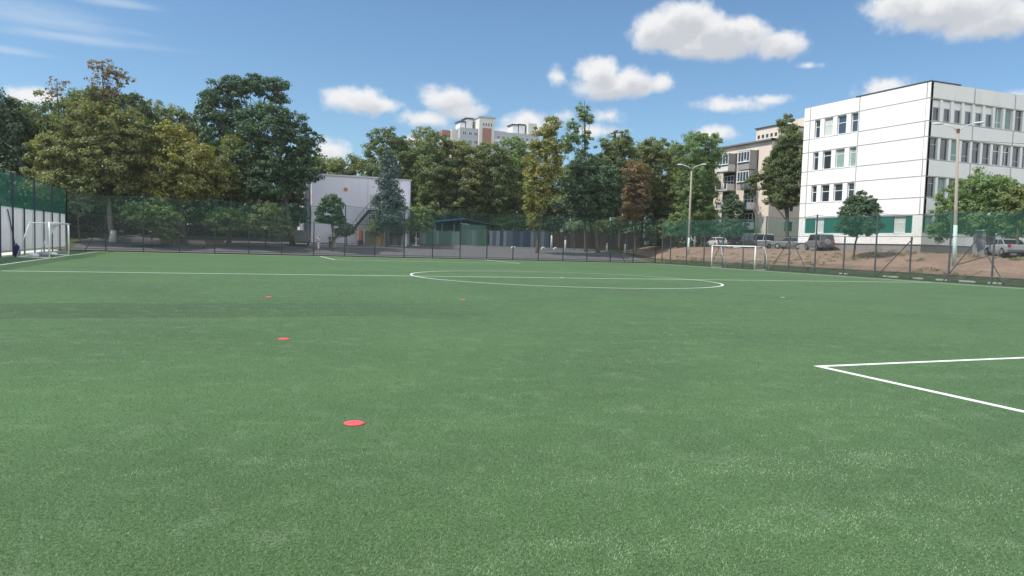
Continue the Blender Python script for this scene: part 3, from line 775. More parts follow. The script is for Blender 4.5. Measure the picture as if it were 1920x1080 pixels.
tree('thin twiggy tree top left of the flat topped locust', 'pale', 76, 300, [(290, 196, 16, 12), (312, 206, 18, 12)], 0.1, group=G1, clump=0.4, leaf=0.14, nleaf=10, gap=0.2, dens=0.8, topfrac=1.0, nl=6, shell=0.2)
tree('tall flat topped locust tree with layered crown', 'dark', 62, 470, [(500, 158, 42, 13), (450, 163, 44, 14), (420, 180, 36, 16), (395, 200, 24, 14), (415, 215, 42, 28), (440, 250, 46, 34), (400, 265, 34, 40), (520, 182, 20, 10)], 0.34, group=G1, clump=0.6, leaf=0.14, nleaf=40, gap=0.16, nl=7, shell=0.35, rough=0.3)
# left group, front row
tree('big olive chestnut with browning leaves and whitewashed trunk', 'chestnut', 50, 212, [(180, 235, 62, 44), (120, 290, 56, 46), (200, 300, 84, 56), (150, 345, 80, 34), (235, 255, 50, 46), (95, 330, 40, 30)], 0.30, group=G1, lime=True, clump=0.7, leaf=0.15, nleaf=52, gap=0.10, bark=BARKG)
tree('yellow green chestnut left of the locust with dark trunk', 'yellow', 50, 345, [(315, 268, 46, 34), (350, 300, 62, 42), (310, 330, 46, 40), (375, 335, 50, 34), (340, 345, 60, 30)], 0.28, group=G1, clump=0.7, leaf=0.145, nleaf=50, gap=0.10)
tree('yellowing maple in front of the locust trunk', 'olive', 52, 430, [(430, 310, 44, 40), (400, 340, 40, 36), (455, 340, 36, 36), (438, 270, 22, 22)], 0.22, group=G1, clump=0.65, leaf=0.14, nleaf=46, gap=0.14)
tree('round dark green tree beside the grey building', 'dark', 51, 548, [(505, 235, 56, 40), (545, 265, 46, 42), (515, 300, 62, 42), (560, 318, 34, 34), (500, 345, 46, 30), (575, 285, 18, 26)], 0.30, group=G1, clump=0.62, leaf=0.135, nleaf=50, gap=0.10, nl=5, rough=0.3)
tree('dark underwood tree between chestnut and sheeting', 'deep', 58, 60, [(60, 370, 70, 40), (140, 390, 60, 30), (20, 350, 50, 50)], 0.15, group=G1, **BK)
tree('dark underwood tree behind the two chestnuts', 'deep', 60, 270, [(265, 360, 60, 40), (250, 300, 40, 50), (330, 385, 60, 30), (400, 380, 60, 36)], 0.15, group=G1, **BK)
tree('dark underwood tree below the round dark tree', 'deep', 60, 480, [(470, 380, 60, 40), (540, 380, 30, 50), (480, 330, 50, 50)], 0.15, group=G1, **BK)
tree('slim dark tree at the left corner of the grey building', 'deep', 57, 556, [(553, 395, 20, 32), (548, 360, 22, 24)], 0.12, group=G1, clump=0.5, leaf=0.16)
GS = 'shrubs and young trees behind the far fence'
shrub('bright green bush below the yellow green chestnut', 'bright', 47, [(285, 392, 40, 20), (260, 405, 36, 18), (310, 408, 34, 16)], group=GS)
shrub('tall grey green bush with whitish leaves behind the far left corner', 'pale', 48, [(150, 378, 20, 20), (140, 360, 14, 12)], group=GS)
shrub('bright yellow green bush between the yard posts', 'bright', 48, [(425, 405, 32, 14), (448, 415, 22, 14), (410, 418, 26, 16)], group=GS)
shrub('dull green willow bush beside the parked jeep', 'mid', 47, [(498, 402, 34, 24), (510, 425, 36, 24), (480, 420, 28, 18)], group=GS)
shrub('small green bush low under the chestnut', 'mid', 46.5, [(318, 440, 18, 12), (305, 430, 18, 14)], group=GS)
# middle
tree('low far tree behind the left of the grey roof', 'mid', 84, 600, [(605, 310, 30, 20), (580, 320, 26, 26)], 0.2, group=G1, **BK)
tree('yellow olive tree behind the grey roof', 'olive', 80, 655, [(650, 314, 34, 20), (675, 320, 26, 24), (632, 322, 24, 18)], 0.2, group=G1, **BK)
tree('round tree with reddish tip left of the high-rise', 'mid', 72, 730, [(727, 266, 34, 24), (710, 295, 34, 30), (748, 300, 34, 34), (730, 340, 48, 40)], 0.28, group=G1, clump=0.7, leaf=0.145, nleaf=50, gap=0.12)
tree('pale poplar top in front of the clouds', 'pale', 92, 798, [(795, 252, 22, 18), (800, 285, 26, 26)], 0.2, group=G1, clump=0.6, leaf=0.2, nleaf=18, gap=0.2, shell=0.2)
tree('brownish tree between the round tree and the poplar', 'olive', 78, 775, [(772, 290, 24, 26), (775, 340, 40, 44)], 0.2, group=G1, **BK)
tree('broad green tree left below the high-rise', 'mid', 68, 840, [(820, 278, 34, 28), (850, 295, 34, 30), (815, 325, 46, 44), (865, 345, 48, 44), (835, 385, 60, 30)], 0.3, group=G1, clump=0.7, leaf=0.145, nleaf=50, gap=0.12)
tree('round tree with orange flecks below the tower block', 'chestnut', 66, 890, [(868, 285, 20, 22), (890, 300, 34, 26), (880, 340, 40, 40)], 0.28, group=G1, clump=0.7, leaf=0.145, nleaf=50, gap=0.14)
tree('dark maple under the right wing of the high-rise', 'mid', 66, 925, [(918, 290, 30, 24), (930, 325, 42, 38), (940, 370, 46, 36)], 0.28, group=G1, clump=0.7, leaf=0.145, nleaf=50, gap=0.12)
tree('narrow yellow green tree right of the dark maple', 'light', 70, 962, [(962, 280, 24, 22), (972, 310, 28, 36), (965, 350, 36, 40)], 0.22, group=G1, **BK)
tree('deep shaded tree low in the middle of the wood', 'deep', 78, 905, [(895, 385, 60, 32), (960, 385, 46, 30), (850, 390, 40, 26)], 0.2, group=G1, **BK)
tree('ivy clad column tree with golden lower leaves', 'yellow', 50, 1008, [(1032, 238, 17, 20), (1018, 262, 26, 22), (1024, 300, 34, 36), (1008, 345, 28, 38), (1004, 385, 22, 26), (998, 412, 14, 14)], 0.25, group=G1, clump=0.55, leaf=0.13, nleaf=46, gap=0.10, rough=0.3)
tree('slender wispy tree standing tallest in the middle', 'light', 54, 1098, [(1093, 206, 13, 14), (1102, 222, 14, 10), (1076, 235, 16, 12), (1070, 258, 18, 13), (1100, 258, 9, 12), (1060, 276, 14, 10), (1095, 284, 12, 10)], 0.13, group=G1, clump=0.42, leaf=0.15, nleaf=18, gap=0.14, dens=0.9, nl=6, shell=0.2, topfrac=1.1)
tree('dark glossy tree below the slender wispy one', 'dark', 52, 1122, [(1095, 308, 28, 22), (1125, 335, 44, 36), (1110, 375, 50, 34), (1085, 350, 30, 30)], 0.26, group=G1, clump=0.6, leaf=0.135, nleaf=46, gap=0.08)
tree('green maple with ragged pointed top right of the slender tree', 'mid', 60, 1162, [(1166, 258, 17, 15), (1150, 280, 30, 20), (1178, 285, 24, 22), (1145, 310, 36, 26)], 0.22, group=G1, clump=0.6, leaf=0.135, nleaf=46, gap=0.2, rough=0.4)
tree('brown dying tree among the green ones', 'brown', 55, 1192, [(1190, 325, 26, 26), (1192, 360, 28, 36), (1185, 395, 24, 24)], 0.2, group=G1, clump=0.6, leaf=0.135, nleaf=46, gap=0.12)
tree('grey olive tree right of the brown one', 'olive', 62, 1245, [(1222, 278, 26, 18), (1250, 285, 26, 20), (1235, 320, 44, 38), (1250, 370, 40, 40)], 0.26, group=G1, clump=0.65, leaf=0.14, nleaf=46, gap=0.16)
tree('small green tree top between maple and olive tree', 'mid', 66, 1204, [(1202, 280, 14, 14), (1200, 300, 24, 22)], 0.16, group=G1, **BK)
tree('airy locust tree beside the left street lamp', 'light', 52, 1320, [(1305, 262, 26, 13), (1330, 262, 22, 12), (1288, 285, 30, 20), (1325, 295, 30, 26), (1300, 335, 40, 34), (1305, 380, 40, 34), (1325, 345, 22, 34)], 0.2, group=G1, clump=0.55, leaf=0.11, nleaf=46, gap=0.16, rough=0.4)
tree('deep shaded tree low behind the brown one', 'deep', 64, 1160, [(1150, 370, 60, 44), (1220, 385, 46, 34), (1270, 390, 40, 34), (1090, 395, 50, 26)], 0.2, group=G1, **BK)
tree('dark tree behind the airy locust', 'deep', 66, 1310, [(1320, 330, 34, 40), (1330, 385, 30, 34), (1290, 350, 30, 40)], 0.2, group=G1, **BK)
conifer('blue spruce with drooping boughs before the grey building', 'blue', 53, 728, 278, 412, 40, droop=1.1, lean=0, dens=1.3, bulge=0.3)
conifer('small young spruce behind the blue roofed shed', 'blue', 70, 853, 386, 425, 14, droop=0.3)
tree('young round tree with dark crown before the grey wall', 'dark', 46.5, 624, [(622, 384, 20, 18), (618, 402, 24, 18), (634, 412, 16, 12)], 0.09, name='young_tree', group=GS, clump=0.4, leaf=0.14, gap=0.04)
shrub('bright green maple sapling right of the grey building', 'bright', 56, [(786, 400, 17, 18), (792, 418, 22, 16), (775, 420, 14, 14)], name='young_tree', cat='tree', group=GS, clump=0.45, leaf=0.14)
shrub('green bush under the fire stairs', 'mid', 54, [(715, 420, 16, 12), (705, 430, 20, 12)], group=GS)
shrub('green bush under the window of the grey annexe', 'mid', 54, [(750, 424, 18, 14), (738, 414, 12, 12)], group=GS)
shrub('dark green bush left of the orange playground posts', 'dark', 54, [(650, 428, 16, 11), (640, 436, 14, 9)], group=GS)
shrub('broad bright bush right of the shed', 'bright', 66, [(955, 414, 30, 13), (985, 416, 24, 14), (935, 420, 20, 12)], group=GS)
shrub('grey green elder bush behind the shed', 'mid', 74, [(895, 400, 26, 16), (925, 402, 22, 14)], group=GS)
shrub('pale flowering bush beside the brown board fence', 'pale', 58, [(1078, 424, 18, 8), (1090, 430, 14, 8)], group=GS)
shrub('green bush hanging over the brown board fence', 'mid', 57, [(1135, 424, 20, 14), (1160, 420, 18, 14)], group=GS)
shrub('grey green bush at the corner of the far fence', 'mid', 52, [(1250, 425, 24, 16), (1230, 440, 20, 14), (1275, 430, 22, 16)], group=GS)
shrub('pale green bush beside the left street lamp', 'light', 50, [(1272, 412, 20, 14), (1262, 428, 20, 14)], group=GS)
shrub('dark green bush between lamp and apartment block', 'mid', 52, [(1325, 410, 20, 18), (1335, 430, 22, 16), (1310, 435, 18, 12)], group=GS)
# right
tree('tall dark tree between the apartment block and the white school', 'mid', 40, 1478, [(1476, 232, 15, 19), (1482, 262, 24, 24), (1466, 300, 30, 34), (1484, 330, 26, 40), (1462, 350, 24, 26), (1446, 318, 15, 26), (1492, 285, 14, 44), (1470, 376, 30, 15), (1442, 352, 14, 18)], 0.24, X=49, clump=0.5, leaf=0.105, nleaf=56, gap=0.10, group='trees by the white school')
tree('dense pointed grey green juniper before the apartment block', 'dark', None, 1372, [(1375, 374, 8, 17), (1364, 386, 10, 17), (1386, 388, 10, 15), (1373, 402, 23, 24), (1372, 424, 31, 22)], 0.1, X=43, name='juniper', cat='juniper', clump=0.36, leaf=0.085, nleaf=34, gap=0.0)
tree('slim tree with pale trunk before the balconies', 'mid', None, 1418, [(1412, 345, 15, 15), (1420, 330, 12, 10), (1408, 362, 10, 8)], 0.14, X=46, bark=BARKG, clump=0.4, leaf=0.13, nleaf=18, gap=0.2, group='trees by the white school')
tree('young linden with pointed tips before the school windows', 'dark', None, 1602, [(1610, 405, 34, 25), (1592, 397, 20, 24), (1628, 402, 22, 24), (1606, 376, 6, 17), (1617, 374, 6, 15), (1636, 384, 6, 16), (1600, 426, 30, 16), (1632, 424, 22, 16), (1594, 382, 6, 12)], 0.09, X=38.8, name='young_tree', clump=0.30, leaf=0.075, nleaf=44, gap=0.02, group='trees by the white school')
tree('broad bushy tree hiding the lower right of the school', 'light', None, 1850, [(1845, 352, 44, 32), (1800, 370, 36, 30), (1880, 368, 40, 34), (1850, 405, 66, 36), (1785, 405, 36, 32), (1905, 410, 40, 40), (1770, 430, 26, 20)], 0.22, X=44, clump=0.45, leaf=0.095, nleaf=46, gap=0.12, bark=BARKG, group='trees by the white school', rough=0.3)
tree('brownish small tree at the right edge of the picture', 'olive', None, 1912, [(1908, 372, 24, 22), (1915, 400, 24, 26)], 0.12, X=42, clump=0.45, leaf=0.13, gap=0.12, group='trees by the white school')

tree('olive green background tree closing the gap right of the ivy column', 'olive', 82, 1075, [(1060, 345, 34, 30), (1100, 335, 34, 30), (1075, 380, 60, 30)], 0.2, group=G1, **BK)
tree('background tree between the maple top and the brown tree', 'mid', 80, 1180, [(1150, 325, 36, 34), (1205, 320, 34, 34), (1180, 370, 60, 36)], 0.2, group=G1, **BK)
tree('olive background tree left of the airy locust', 'olive', 80, 1270, [(1262, 300, 30, 28), (1278, 340, 34, 40), (1240, 370, 50, 36)], 0.2, group=G1, **BK)
tree('background tree filling behind the airy locust', 'mid', 82, 1320, [(1318, 300, 26, 22), (1330, 345, 26, 44), (1300, 380, 40, 34)], 0.2, group=G1, **BK)
tree('background tree behind poplar and broad green tree', 'olive', 88, 800, [(790, 330, 40, 36), (835, 340, 40, 36), (800, 380, 60, 30)], 0.2, group=G1, **BK)
tree('background tree behind the narrow yellow green tree', 'mid', 86, 985, [(985, 300, 26, 30), (965, 335, 40, 36), (1000, 370, 50, 36)], 0.2, group=G1, **BK)
tree('background tree between the sheeting and the chestnut', 'mid', 78, 60, [(100, 260, 50, 44), (40, 230, 40, 40), (120, 330, 60, 50)], 0.2, group=G1, **BK)
tree('olive background tree behind both chestnuts', 'olive', 76, 290, [(280, 270, 50, 44), (360, 270, 50, 44), (300, 330, 70, 50)], 0.2, group=G1, **BK)
rs = np.random.RandomState(5)
pc_, pn_ = [], []
for k in range(420):
    x = 35.6 + 8.2 * rs.rand() ** 1.5; y = rs.uniform(-16, 46); z = ground_z(x, y) + 0.03
    if smooth_noise(np.array([[x, y, 0]]), 3, .5)[0] < -0.1: continue
    q = rs.randn(26, 3) * np.array([.16, .16, .0]); q[:, 2] = rs.rand(26) * rs.uniform(.06, .3); pc_.append(q + np.array([x, y, z])); pn_.append(rs.randn(26, 3) + np.array([0, 0, .3]))
pc_ = np.concatenate(pc_); pn_ = np.concatenate(pn_)
wd = bpy.data.objects.new('bank_weeds', leaf_mesh(pc_, pn_, 0.05 + 0.05 * rs.rand(len(pc_)), rs.rand(len(pc_)), rs, 'bank_weeds', LM['olive'], 0.4)); COL.objects.link(wd)
tag(wd, 'patchy weeds growing on the dirt bank behind the right fence', 'weeds', kind='stuff')
# far wood that reads as one mass
rs = np.random.RandomState(77)
Lw = []
for k in range(64):
    x = -75 + k * 3.0 + rs.uniform(-1, 1); y = 96 + rs.uniform(-5, 8); hgt = rs.uniform(3.6, 6.0)
    Lw.append((x, y, 1.8 + hgt * 0.62, 3.2, 3.0, hgt))
for k in range(22):
    x = -46 + k * 2.3 + rs.uniform(-.6, .6); y = 70 + rs.uniform(-3, 4); hgt = rs.uniform(2.2, 3.2)
    if x < -11 : Lw.append((x, y, 1.6 + hgt * 0.5, 2.2, 2.0, hgt))
for k in range(12):
    x = 34 + k * 2.2 + rs.uniform(-.6, .6); y = 76 + rs.uniform(-3, 4); hgt = rs.uniform(2.2, 3.2); Lw.append((x, y, 2.2 + hgt * 0.5, 2.2, 2.0, hgt))
C_, Nn, S_, T_ = crown(Lw, rs, 9, 1.1, 0.8, 0.27, 0.0, 30)
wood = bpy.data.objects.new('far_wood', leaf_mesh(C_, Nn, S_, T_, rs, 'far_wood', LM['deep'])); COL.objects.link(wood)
tag(wood, 'dense dark undergrowth deep inside the park', 'undergrowth', kind='stuff')
#@@ENDTREES@@

#@@BUILDINGS@@
m_panel = mat('white_render', (0.84, 0.82, 0.79), 0.85, 0.07, 0.5, 0.05, 6, streak=True, stain=((0.60, 0.57, 0.53), 0.8, 0.35))
m_joint = mat('joint_grey', (0.40, 0.38, 0.36), 0.9, 0.1, 2)
m_plinth = mat('plinth_grey', (0.26, 0.24, 0.23), 0.9, 0.12, 1, stain=((0.16, 0.13, 0.11), 0.7, 0.6))
m_greenp = mat('green_paint', (0.016, 0.115, 0.09), 0.6, 0.12, 1.2, stain=((0.03, 0.10, 0.08), 1, 0.5))
m_frame = mat('window_frame', (0.72, 0.73, 0.73), 0.5, 0.03, 3)
m_oldframe = mat('old_frame', (0.40, 0.42, 0.42), 0.7, 0.1, 3)
m_glass = glass('window_glass'); m_glassb = glass('window_glass_blue', (0.05, 0.07, 0.10), 0.08)
m_cur = mat('curtain', (0.55, 0.56, 0.54), 0.9, 0.15, 3)
m_curg = mat('curtain_green', (0.25, 0.34, 0.31), 0.9, 0.2, 2)
m_roof = mat('roof_felt', (0.075, 0.075, 0.08), 0.9, 0.1, 1)

# the frame: plane axis 0 -> window lies in an x-z plane facing -y; axis 1 -> lies in a y-z plane facing -x
def window(parent, axis, c, u0, u1, z0, z1, kind=0, fr=None, split=0.68, mull=0, depth_=0.12, fw=0.07, name='window'):
    """frame standing at coordinate c (outer face), glass a little behind; u along the wall"""
    fr = fr or m_frame
    def bx(b, a0, a1, d0, d1, q0, q1):
        if axis == 0: b.box(a0, a1, c + d0, c + d1, q0, q1)
        else: b.box(c + d0, c + d1, a0, a1, q0, q1)
    b = MB()
    bx(b, u0, u1, 0, 0.06, z0, z0 + fw); bx(b, u0, u1, 0, 0.06, z1 - fw, z1)
    bx(b, u0, u0 + fw, 0, 0.06, z0 + fw, z1 - fw); bx(b, u1 - fw, u1, 0, 0.06, z0 + fw, z1 - fw)
    zs = z0 + (z1 - z0) * split
    if 0 < split < 1: bx(b, u0 + fw, u1 - fw, 0.003, 0.057, zs - fw / 2, zs + fw / 2)
    for k in range(mull):
        um = u0 + (u1 - u0) * (k + 1) / (mull + 1); bx(b, um - fw / 2, um + fw / 2, 0.006, 0.054, z0 + fw, z1 - fw)
    w_ = b.build(name, fr, parent)
    if u1 - u0 > .5 and axis == 1: sl_ = MB(); bx(sl_, u0 - .02, u1 + .02, -0.2, 0.058, z0 - .05, z0 - .004); sl_.build('sill', m_frame, w_)
    g = MB()
    if axis == 0: g.face([(u0 + .02, c + .03, z0 + .02), (u1 - .02, c + .03, z0 + .02), (u1 - .02, c + .03, z1 - .02), (u0 + .02, c + .03, z1 - .02)])
    else: g.face([(c + .03, u1 - .02, z0 + .02), (c + .03, u0 + .02, z0 + .02), (c + .03, u0 + .02, z1 - .02), (c + .03, u1 - .02, z1 - .02)])
    g.build('pane', {0: m_glass, 1: m_glassb, 2: m_cur, 3: m_curg}[kind], w_)
    return w_

# ---------------- school
SX, SY = 44.6, 12.7; SY2 = 29.3; SXE = 86.0; SYD = 29.3
sc = thing('school_building', 'white panelled four storey school with green ground floor band', 'building', (0, 0, 0))
zt = 18.9
b = MB(); b.box(SX + 0.38, SXE - 0.4, SY + 0.38, SYD - 0.38, 2.0, zt - 0.15); b.build('wall_core', m_joint, sc)
bands = [(17.32, zt), (13.62, 15.12), (9.80, 11.40), (6.02, 7.70)]        # spandrels
wins = [(15.19, 17.25), (11.47, 13.55), (7.77, 9.73)]                     # window strips
J = 0.08
def ylit(px, z):  # y on lit facade for a pixel column at some height
    lo, hi = 5.0, 40.0
    for _ in range(40):
        mid = (lo + hi) / 2; v = Vector((SX, mid, z)) - CAM
        x = 960 + FPX * v.dot(cR) / v.dot(cF)
        if x > px: lo = mid
        else: hi = mid
    return (lo + hi) / 2
def xsh(px, z):
    lo, hi = 40.0, 90.0
    for _ in range(40):
        mid = (lo + hi) / 2; v = Vector((mid, SY, z)) - CAM
        x = 960 + FPX * v.dot(cR) / v.dot(cF)
        if x < px: lo = mid
        else: hi = mid
    return (lo + hi) / 2
s1 = ylit(1610, 16); s2 = ylit(1736, 16); s0 = ylit(1518, 16)
b = MB()
segs = [(SY, s2 - J), (s2 + J, s1 - J), (s1 + J, s0 - J), (s0 + J, SY2)]
for (z0, z1) in bands:
    for (a, c) in segs: b.box(SX, SX + 0.385, a, c, z0 + J * 0.6, z1 - J * 0.6)
for (z0, z1) in wins:
    for (a, c) in (segs[0], segs[1], segs[3]): b.box(SX, SX + 0.385, a, c, z0, z1)
for (z0, z1) in ((3.12, 4.26),): b.box(SX, SX + 0.385, SY, SY2, z0, z1 - .02)
rows = []
pxw = [(1527, 1537), (1545, 1561), (1569, 1586), (1595, 1608)]
for ri, (z0, z1) in enumerate(wins):
    ws = []
    for (pa, pb_) in pxw: ws.append((ylit(pb_, 16), ylit(pa, 16)))
    ws = sorted(ws); cur_ = s1 + J
    for (a, c) in ws:
        if a - cur_ > 0.03: b.box(SX + 0.02, SX + 0.385, cur_, a - 0.01, z0, z1)
        cur_ = c + 0.01
    b.box(SX + 0.02, SX + 0.385, cur_, s0 - J, z0, z1)
    rows.append(ws)
b.build('wall_panels', m_panel, sc)
b = MB()
for (z0, z1) in bands: b.box(SX + 0.03, SX + 0.37, SY + 0.04, SY2 - 0.04, z0 - .07, z1 + (.07 if z1 < 18 else -.02))
for (z0, z1) in wins: b.box(SX + 0.035, SX + 0.36, SY + 0.05, s1 + J - .01, z0 - .03, z1 + .03); b.box(SX + .035, SX + .36, s0 - J + .01, SY2 - .05, z0 - .03, z1 + .03)
b.build('joint_filler', m_joint, sc)
rnd = random.Random(5)
kinds = [[1, 1, 2, 0], [3, 3, 3, 0], [0, 0, 0, 0]]
for ri, (z0, z1) in enumerate(wins):
    for wi, (a, c) in enumerate(rows[ri]):
        k = [[1, 1, 2, 0], [3, 3, 0, 0], [0, 0, 0, 0]][ri][wi]
        window(sc, 1, SX + 0.22, a, c, z0 + 0.02, z1 - 0.02, k, split=0.62 if ri != 1 else 0.75)
# ground floor of the lit side: green band with two windows, white end piers
ya, yb = ylit(1710, 5), ylit(1509, 5)
b = MB(); b.box(SX, SX + 0.385, SY, ya, 4.24, 5.98); b.box(SX, SX + 0.385, yb, SY2, 4.24, 5.98); b.build('corner_pier', m_panel, sc)
gw = [(ylit(1543, 5), ylit(1526, 5)), (ylit(1696, 5), ylit(1674, 5))]
gw = sorted(gw); b = MB(); cur_ = ya
for (a, c) in gw: b.box(SX + 0.10, SX + 0.385, cur_ + .005, a - .01, 4.24, 5.98); cur_ = c + 0.01
b.box(SX + 0.10, SX + 0.385, cur_, yb - .005, 4.24, 5.98); b.build('green_band', m_greenp, sc)
for (a, c) in gw: window(sc, 1, SX + 0.2, a, c, 4.26, 5.95, 2, split=0.6)
b = MB(); b.box(SX + 0.12, SX + 0.385, SY + 0.1, SY2 - 0.1, 1.6, 3.115); b.box(SX + .39, SXE - .5, SY + 0.12, SY + 0.385, 1.6, 3.1); b.build('plinth', m_plinth, sc)
# shaded side
m_panel2 = m_panel
X1 = xsh(1746, 17); X2 = xsh(1826, 16.5); mod = (X2 - X1)
seamx = [X1 + mod * k for k in range(0, 8)]
b = MB(); b2 = MB()
for (z0, z1) in bands:
    b.box(SX + 0.39, X1 - J, SY, SY + 0.385, z0 + J * .6, z1 - J * .6)
    for a, c in zip(seamx, seamx[1:]): b.box(a + J, c - J, SY, SY + 0.385, z0 + J * .6, z1 - J * .6)
for (z0, z1) in wins: b.box(SX + 0.39, X1 - J, SY, SY + 0.385, z0, z1)
b.box(SX + 0.39, seamx[-1], SY, SY + 0.385, 3.12, 4.26)
b.box(SX + 0.39, X1 - J, SY, SY + 0.385, 4.28, 5.98)
npw = 4; wmod = mod / npw
for (z0, z1) in wins + [(4.28, 5.98)]:
    for i in range((len(seamx) - 1) * npw + 1):
        xc = X1 + wmod * i
        if xc > 84: break
        b.box(xc - 0.17, xc + 0.17, SY + 0.04, SY + 0.385, z0, z1)
b.build('wall_panels', m_panel, sc)
b = MB()
for (z0, z1) in bands: b.box(SX + 0.395, 84, SY + 0.03, SY + 0.37, z0 - .06, z1 + (.06 if z1 < 18 else -.02))
b.box(SX + 0.372, SX + 0.392, SY + 0.03, SY + .36, 3.2, 18.8)
b.build('joint_filler', m_joint, sc)
for ri, (z0, z1) in enumerate(wins + [(4.28, 5.98)]):
    for i in range((len(seamx) - 1) * npw):
        xa, xc = X1 + wmod * i + 0.17, X1 + wmod * (i + 1) - 0.17
        if xc > 84: break
        if ri == 0 and i < 6:
            q = MB(); q.box(xa, xc, SY + 0.2, SY + 0.26, z0 + 1.35, z1 - .02); q.box(xa, xa + 0.35, SY + 0.2, SY + 0.26, z0 + .02, z0 + 1.34); q.build('infill_panel', m_panel, sc)
            window(sc, 0, SY + 0.2, xa + 0.36, xc, z0 + 0.04, z0 + 1.34, 1 if i in (3, 4) else 0, fr=m_oldframe, split=0)
        else:
            window(sc, 0, SY + 0.22, xa, xc, z0 + .02, z1 - .02, rnd.choice([0, 0, 0, 1, 3]), fr=m_frame if rnd.random() < .4 else m_oldframe, split=rnd.choice([0.7, 0.7, 0.3, 0]), mull=rnd.choice([0, 0, 1]))
b = MB(); b.box(SX + 0.2, SXE - .3, SY + 0.2, SYD - .2, zt - .15, zt - 0.02)
b.build('roof', m_roof, sc)
b = MB(); b.box(SX - 0.06, SX + 0.3, SY - 0.06, ylit(1605, 18.9), zt, zt + 0.10); b.box(SX + 0.303, xsh(1802, 18.9), SY - 0.06, SY + 0.3, zt, zt + 0.10); b.build('roof_edging', mat('sheet_metal_edge', (0.10, 0.11, 0.12), 0.5, 0.1, 3), sc)

# ---------------- beige apartment block
m_beige = mat('beige_brick', (0.66, 0.57, 0.48), 0.9, 0.06, 0.4, 0.06, 6, stain=((0.52, 0.43, 0.36), 0.35, 0.5))
m_pink = mat('pinkish_brick', (0.50, 0.40, 0.35), 0.9, 0.08, 0.8, 0.06, 8)
AX, AY, AY2 = 56.0, 48.0, 61.3; az = 18.3
ap = thing('apartment_block', 'beige five storey block with glazed balconies behind the trees', 'building', (0, 0, 0))
b = MB(); b.box(AX, 92, AY, AY2, 2.0, az)
b.box(AX - 0.02, AX + .01, AY + .02, AY2 - .02, 2, 2.01)
b.build('wall', m_beige, ap)
# slightly pitched roof slab
b = MB(); b.face([(AX - .5, AY - .4, az + .003), (92.2, AY - .4, az + .003), (92.2, AY - .4, az + .28), (AX - .5, AY - .4, az + .28)])
b.box(AX - .5, 92.2, AY - .4, AY2 + .4, az + .003, az + .22); b.build('roof', mat('roof_slab', (0.18, 0.17, 0.17), .9), ap)
b = MB(); b.box(AX + 2, AX + 9, AY + 1, AY + 6, az + .22, az + 2.5); b.box(AX + 9.01, AX + 18, AY + 1, AY + 7, az + .22, az + 4.6)
ah = b.build('roof_house', m_beige, ap)
for k in range(5):
    q = MB(); q.box(AX + 1.96, AX + 1.995, AY + 1.3 + k * 0.95, AY + 1.8 + k * 0.95, az + 1.0, az + 1.5); q.build('vent_opening', m_glass, ah)
b = MB(); b.box(AX + 1.8, AX + 9.0, AY + .8, AY + 6.2, az + 2.503, az + 2.65); b.build('roof', m_roof, ah)
b = MB(); b.tube([(AX + 14, AY + 5, az + 4.4), (AX + 14, AY + 5, az + 8)], 0.05, 5); b.build('aerial', m_oldframe, ap)
def apy(px, z):
    lo, hi = 40.0, 70.0
    for _ in range(40):
        mid = (lo + hi) / 2; v = Vector((AX, mid, z)) - CAM; x = 960 + FPX * v.dot(cR) / v.dot(cF)
        if x > px: lo = mid
        else: hi = mid
    return (lo + hi) / 2
m_con = mat('grey_concrete', (0.30, 0.30, 0.29), .9, .12, 1); m_wpl = mat('white_cladding', (0.70, 0.70, 0.68), .6, .05, 2)
m_dk = mat('loggia_shade', (0.07, 0.06, 0.055), .9, .2, 1)
fl = 3.0
bal = [(1356, 1378, [(14.4, 17.0, 'w'), (11.4, 14.0, 'l'), (8.4, 11.0, 'o'), (5.3, 8.0, 'o')]), (1396, 1418, [(14.4, 17.0, 'g'), (11.4, 14.0, 'g'), (8.3, 11.0, 'l'), (5.3, 8.0, 'o')])]
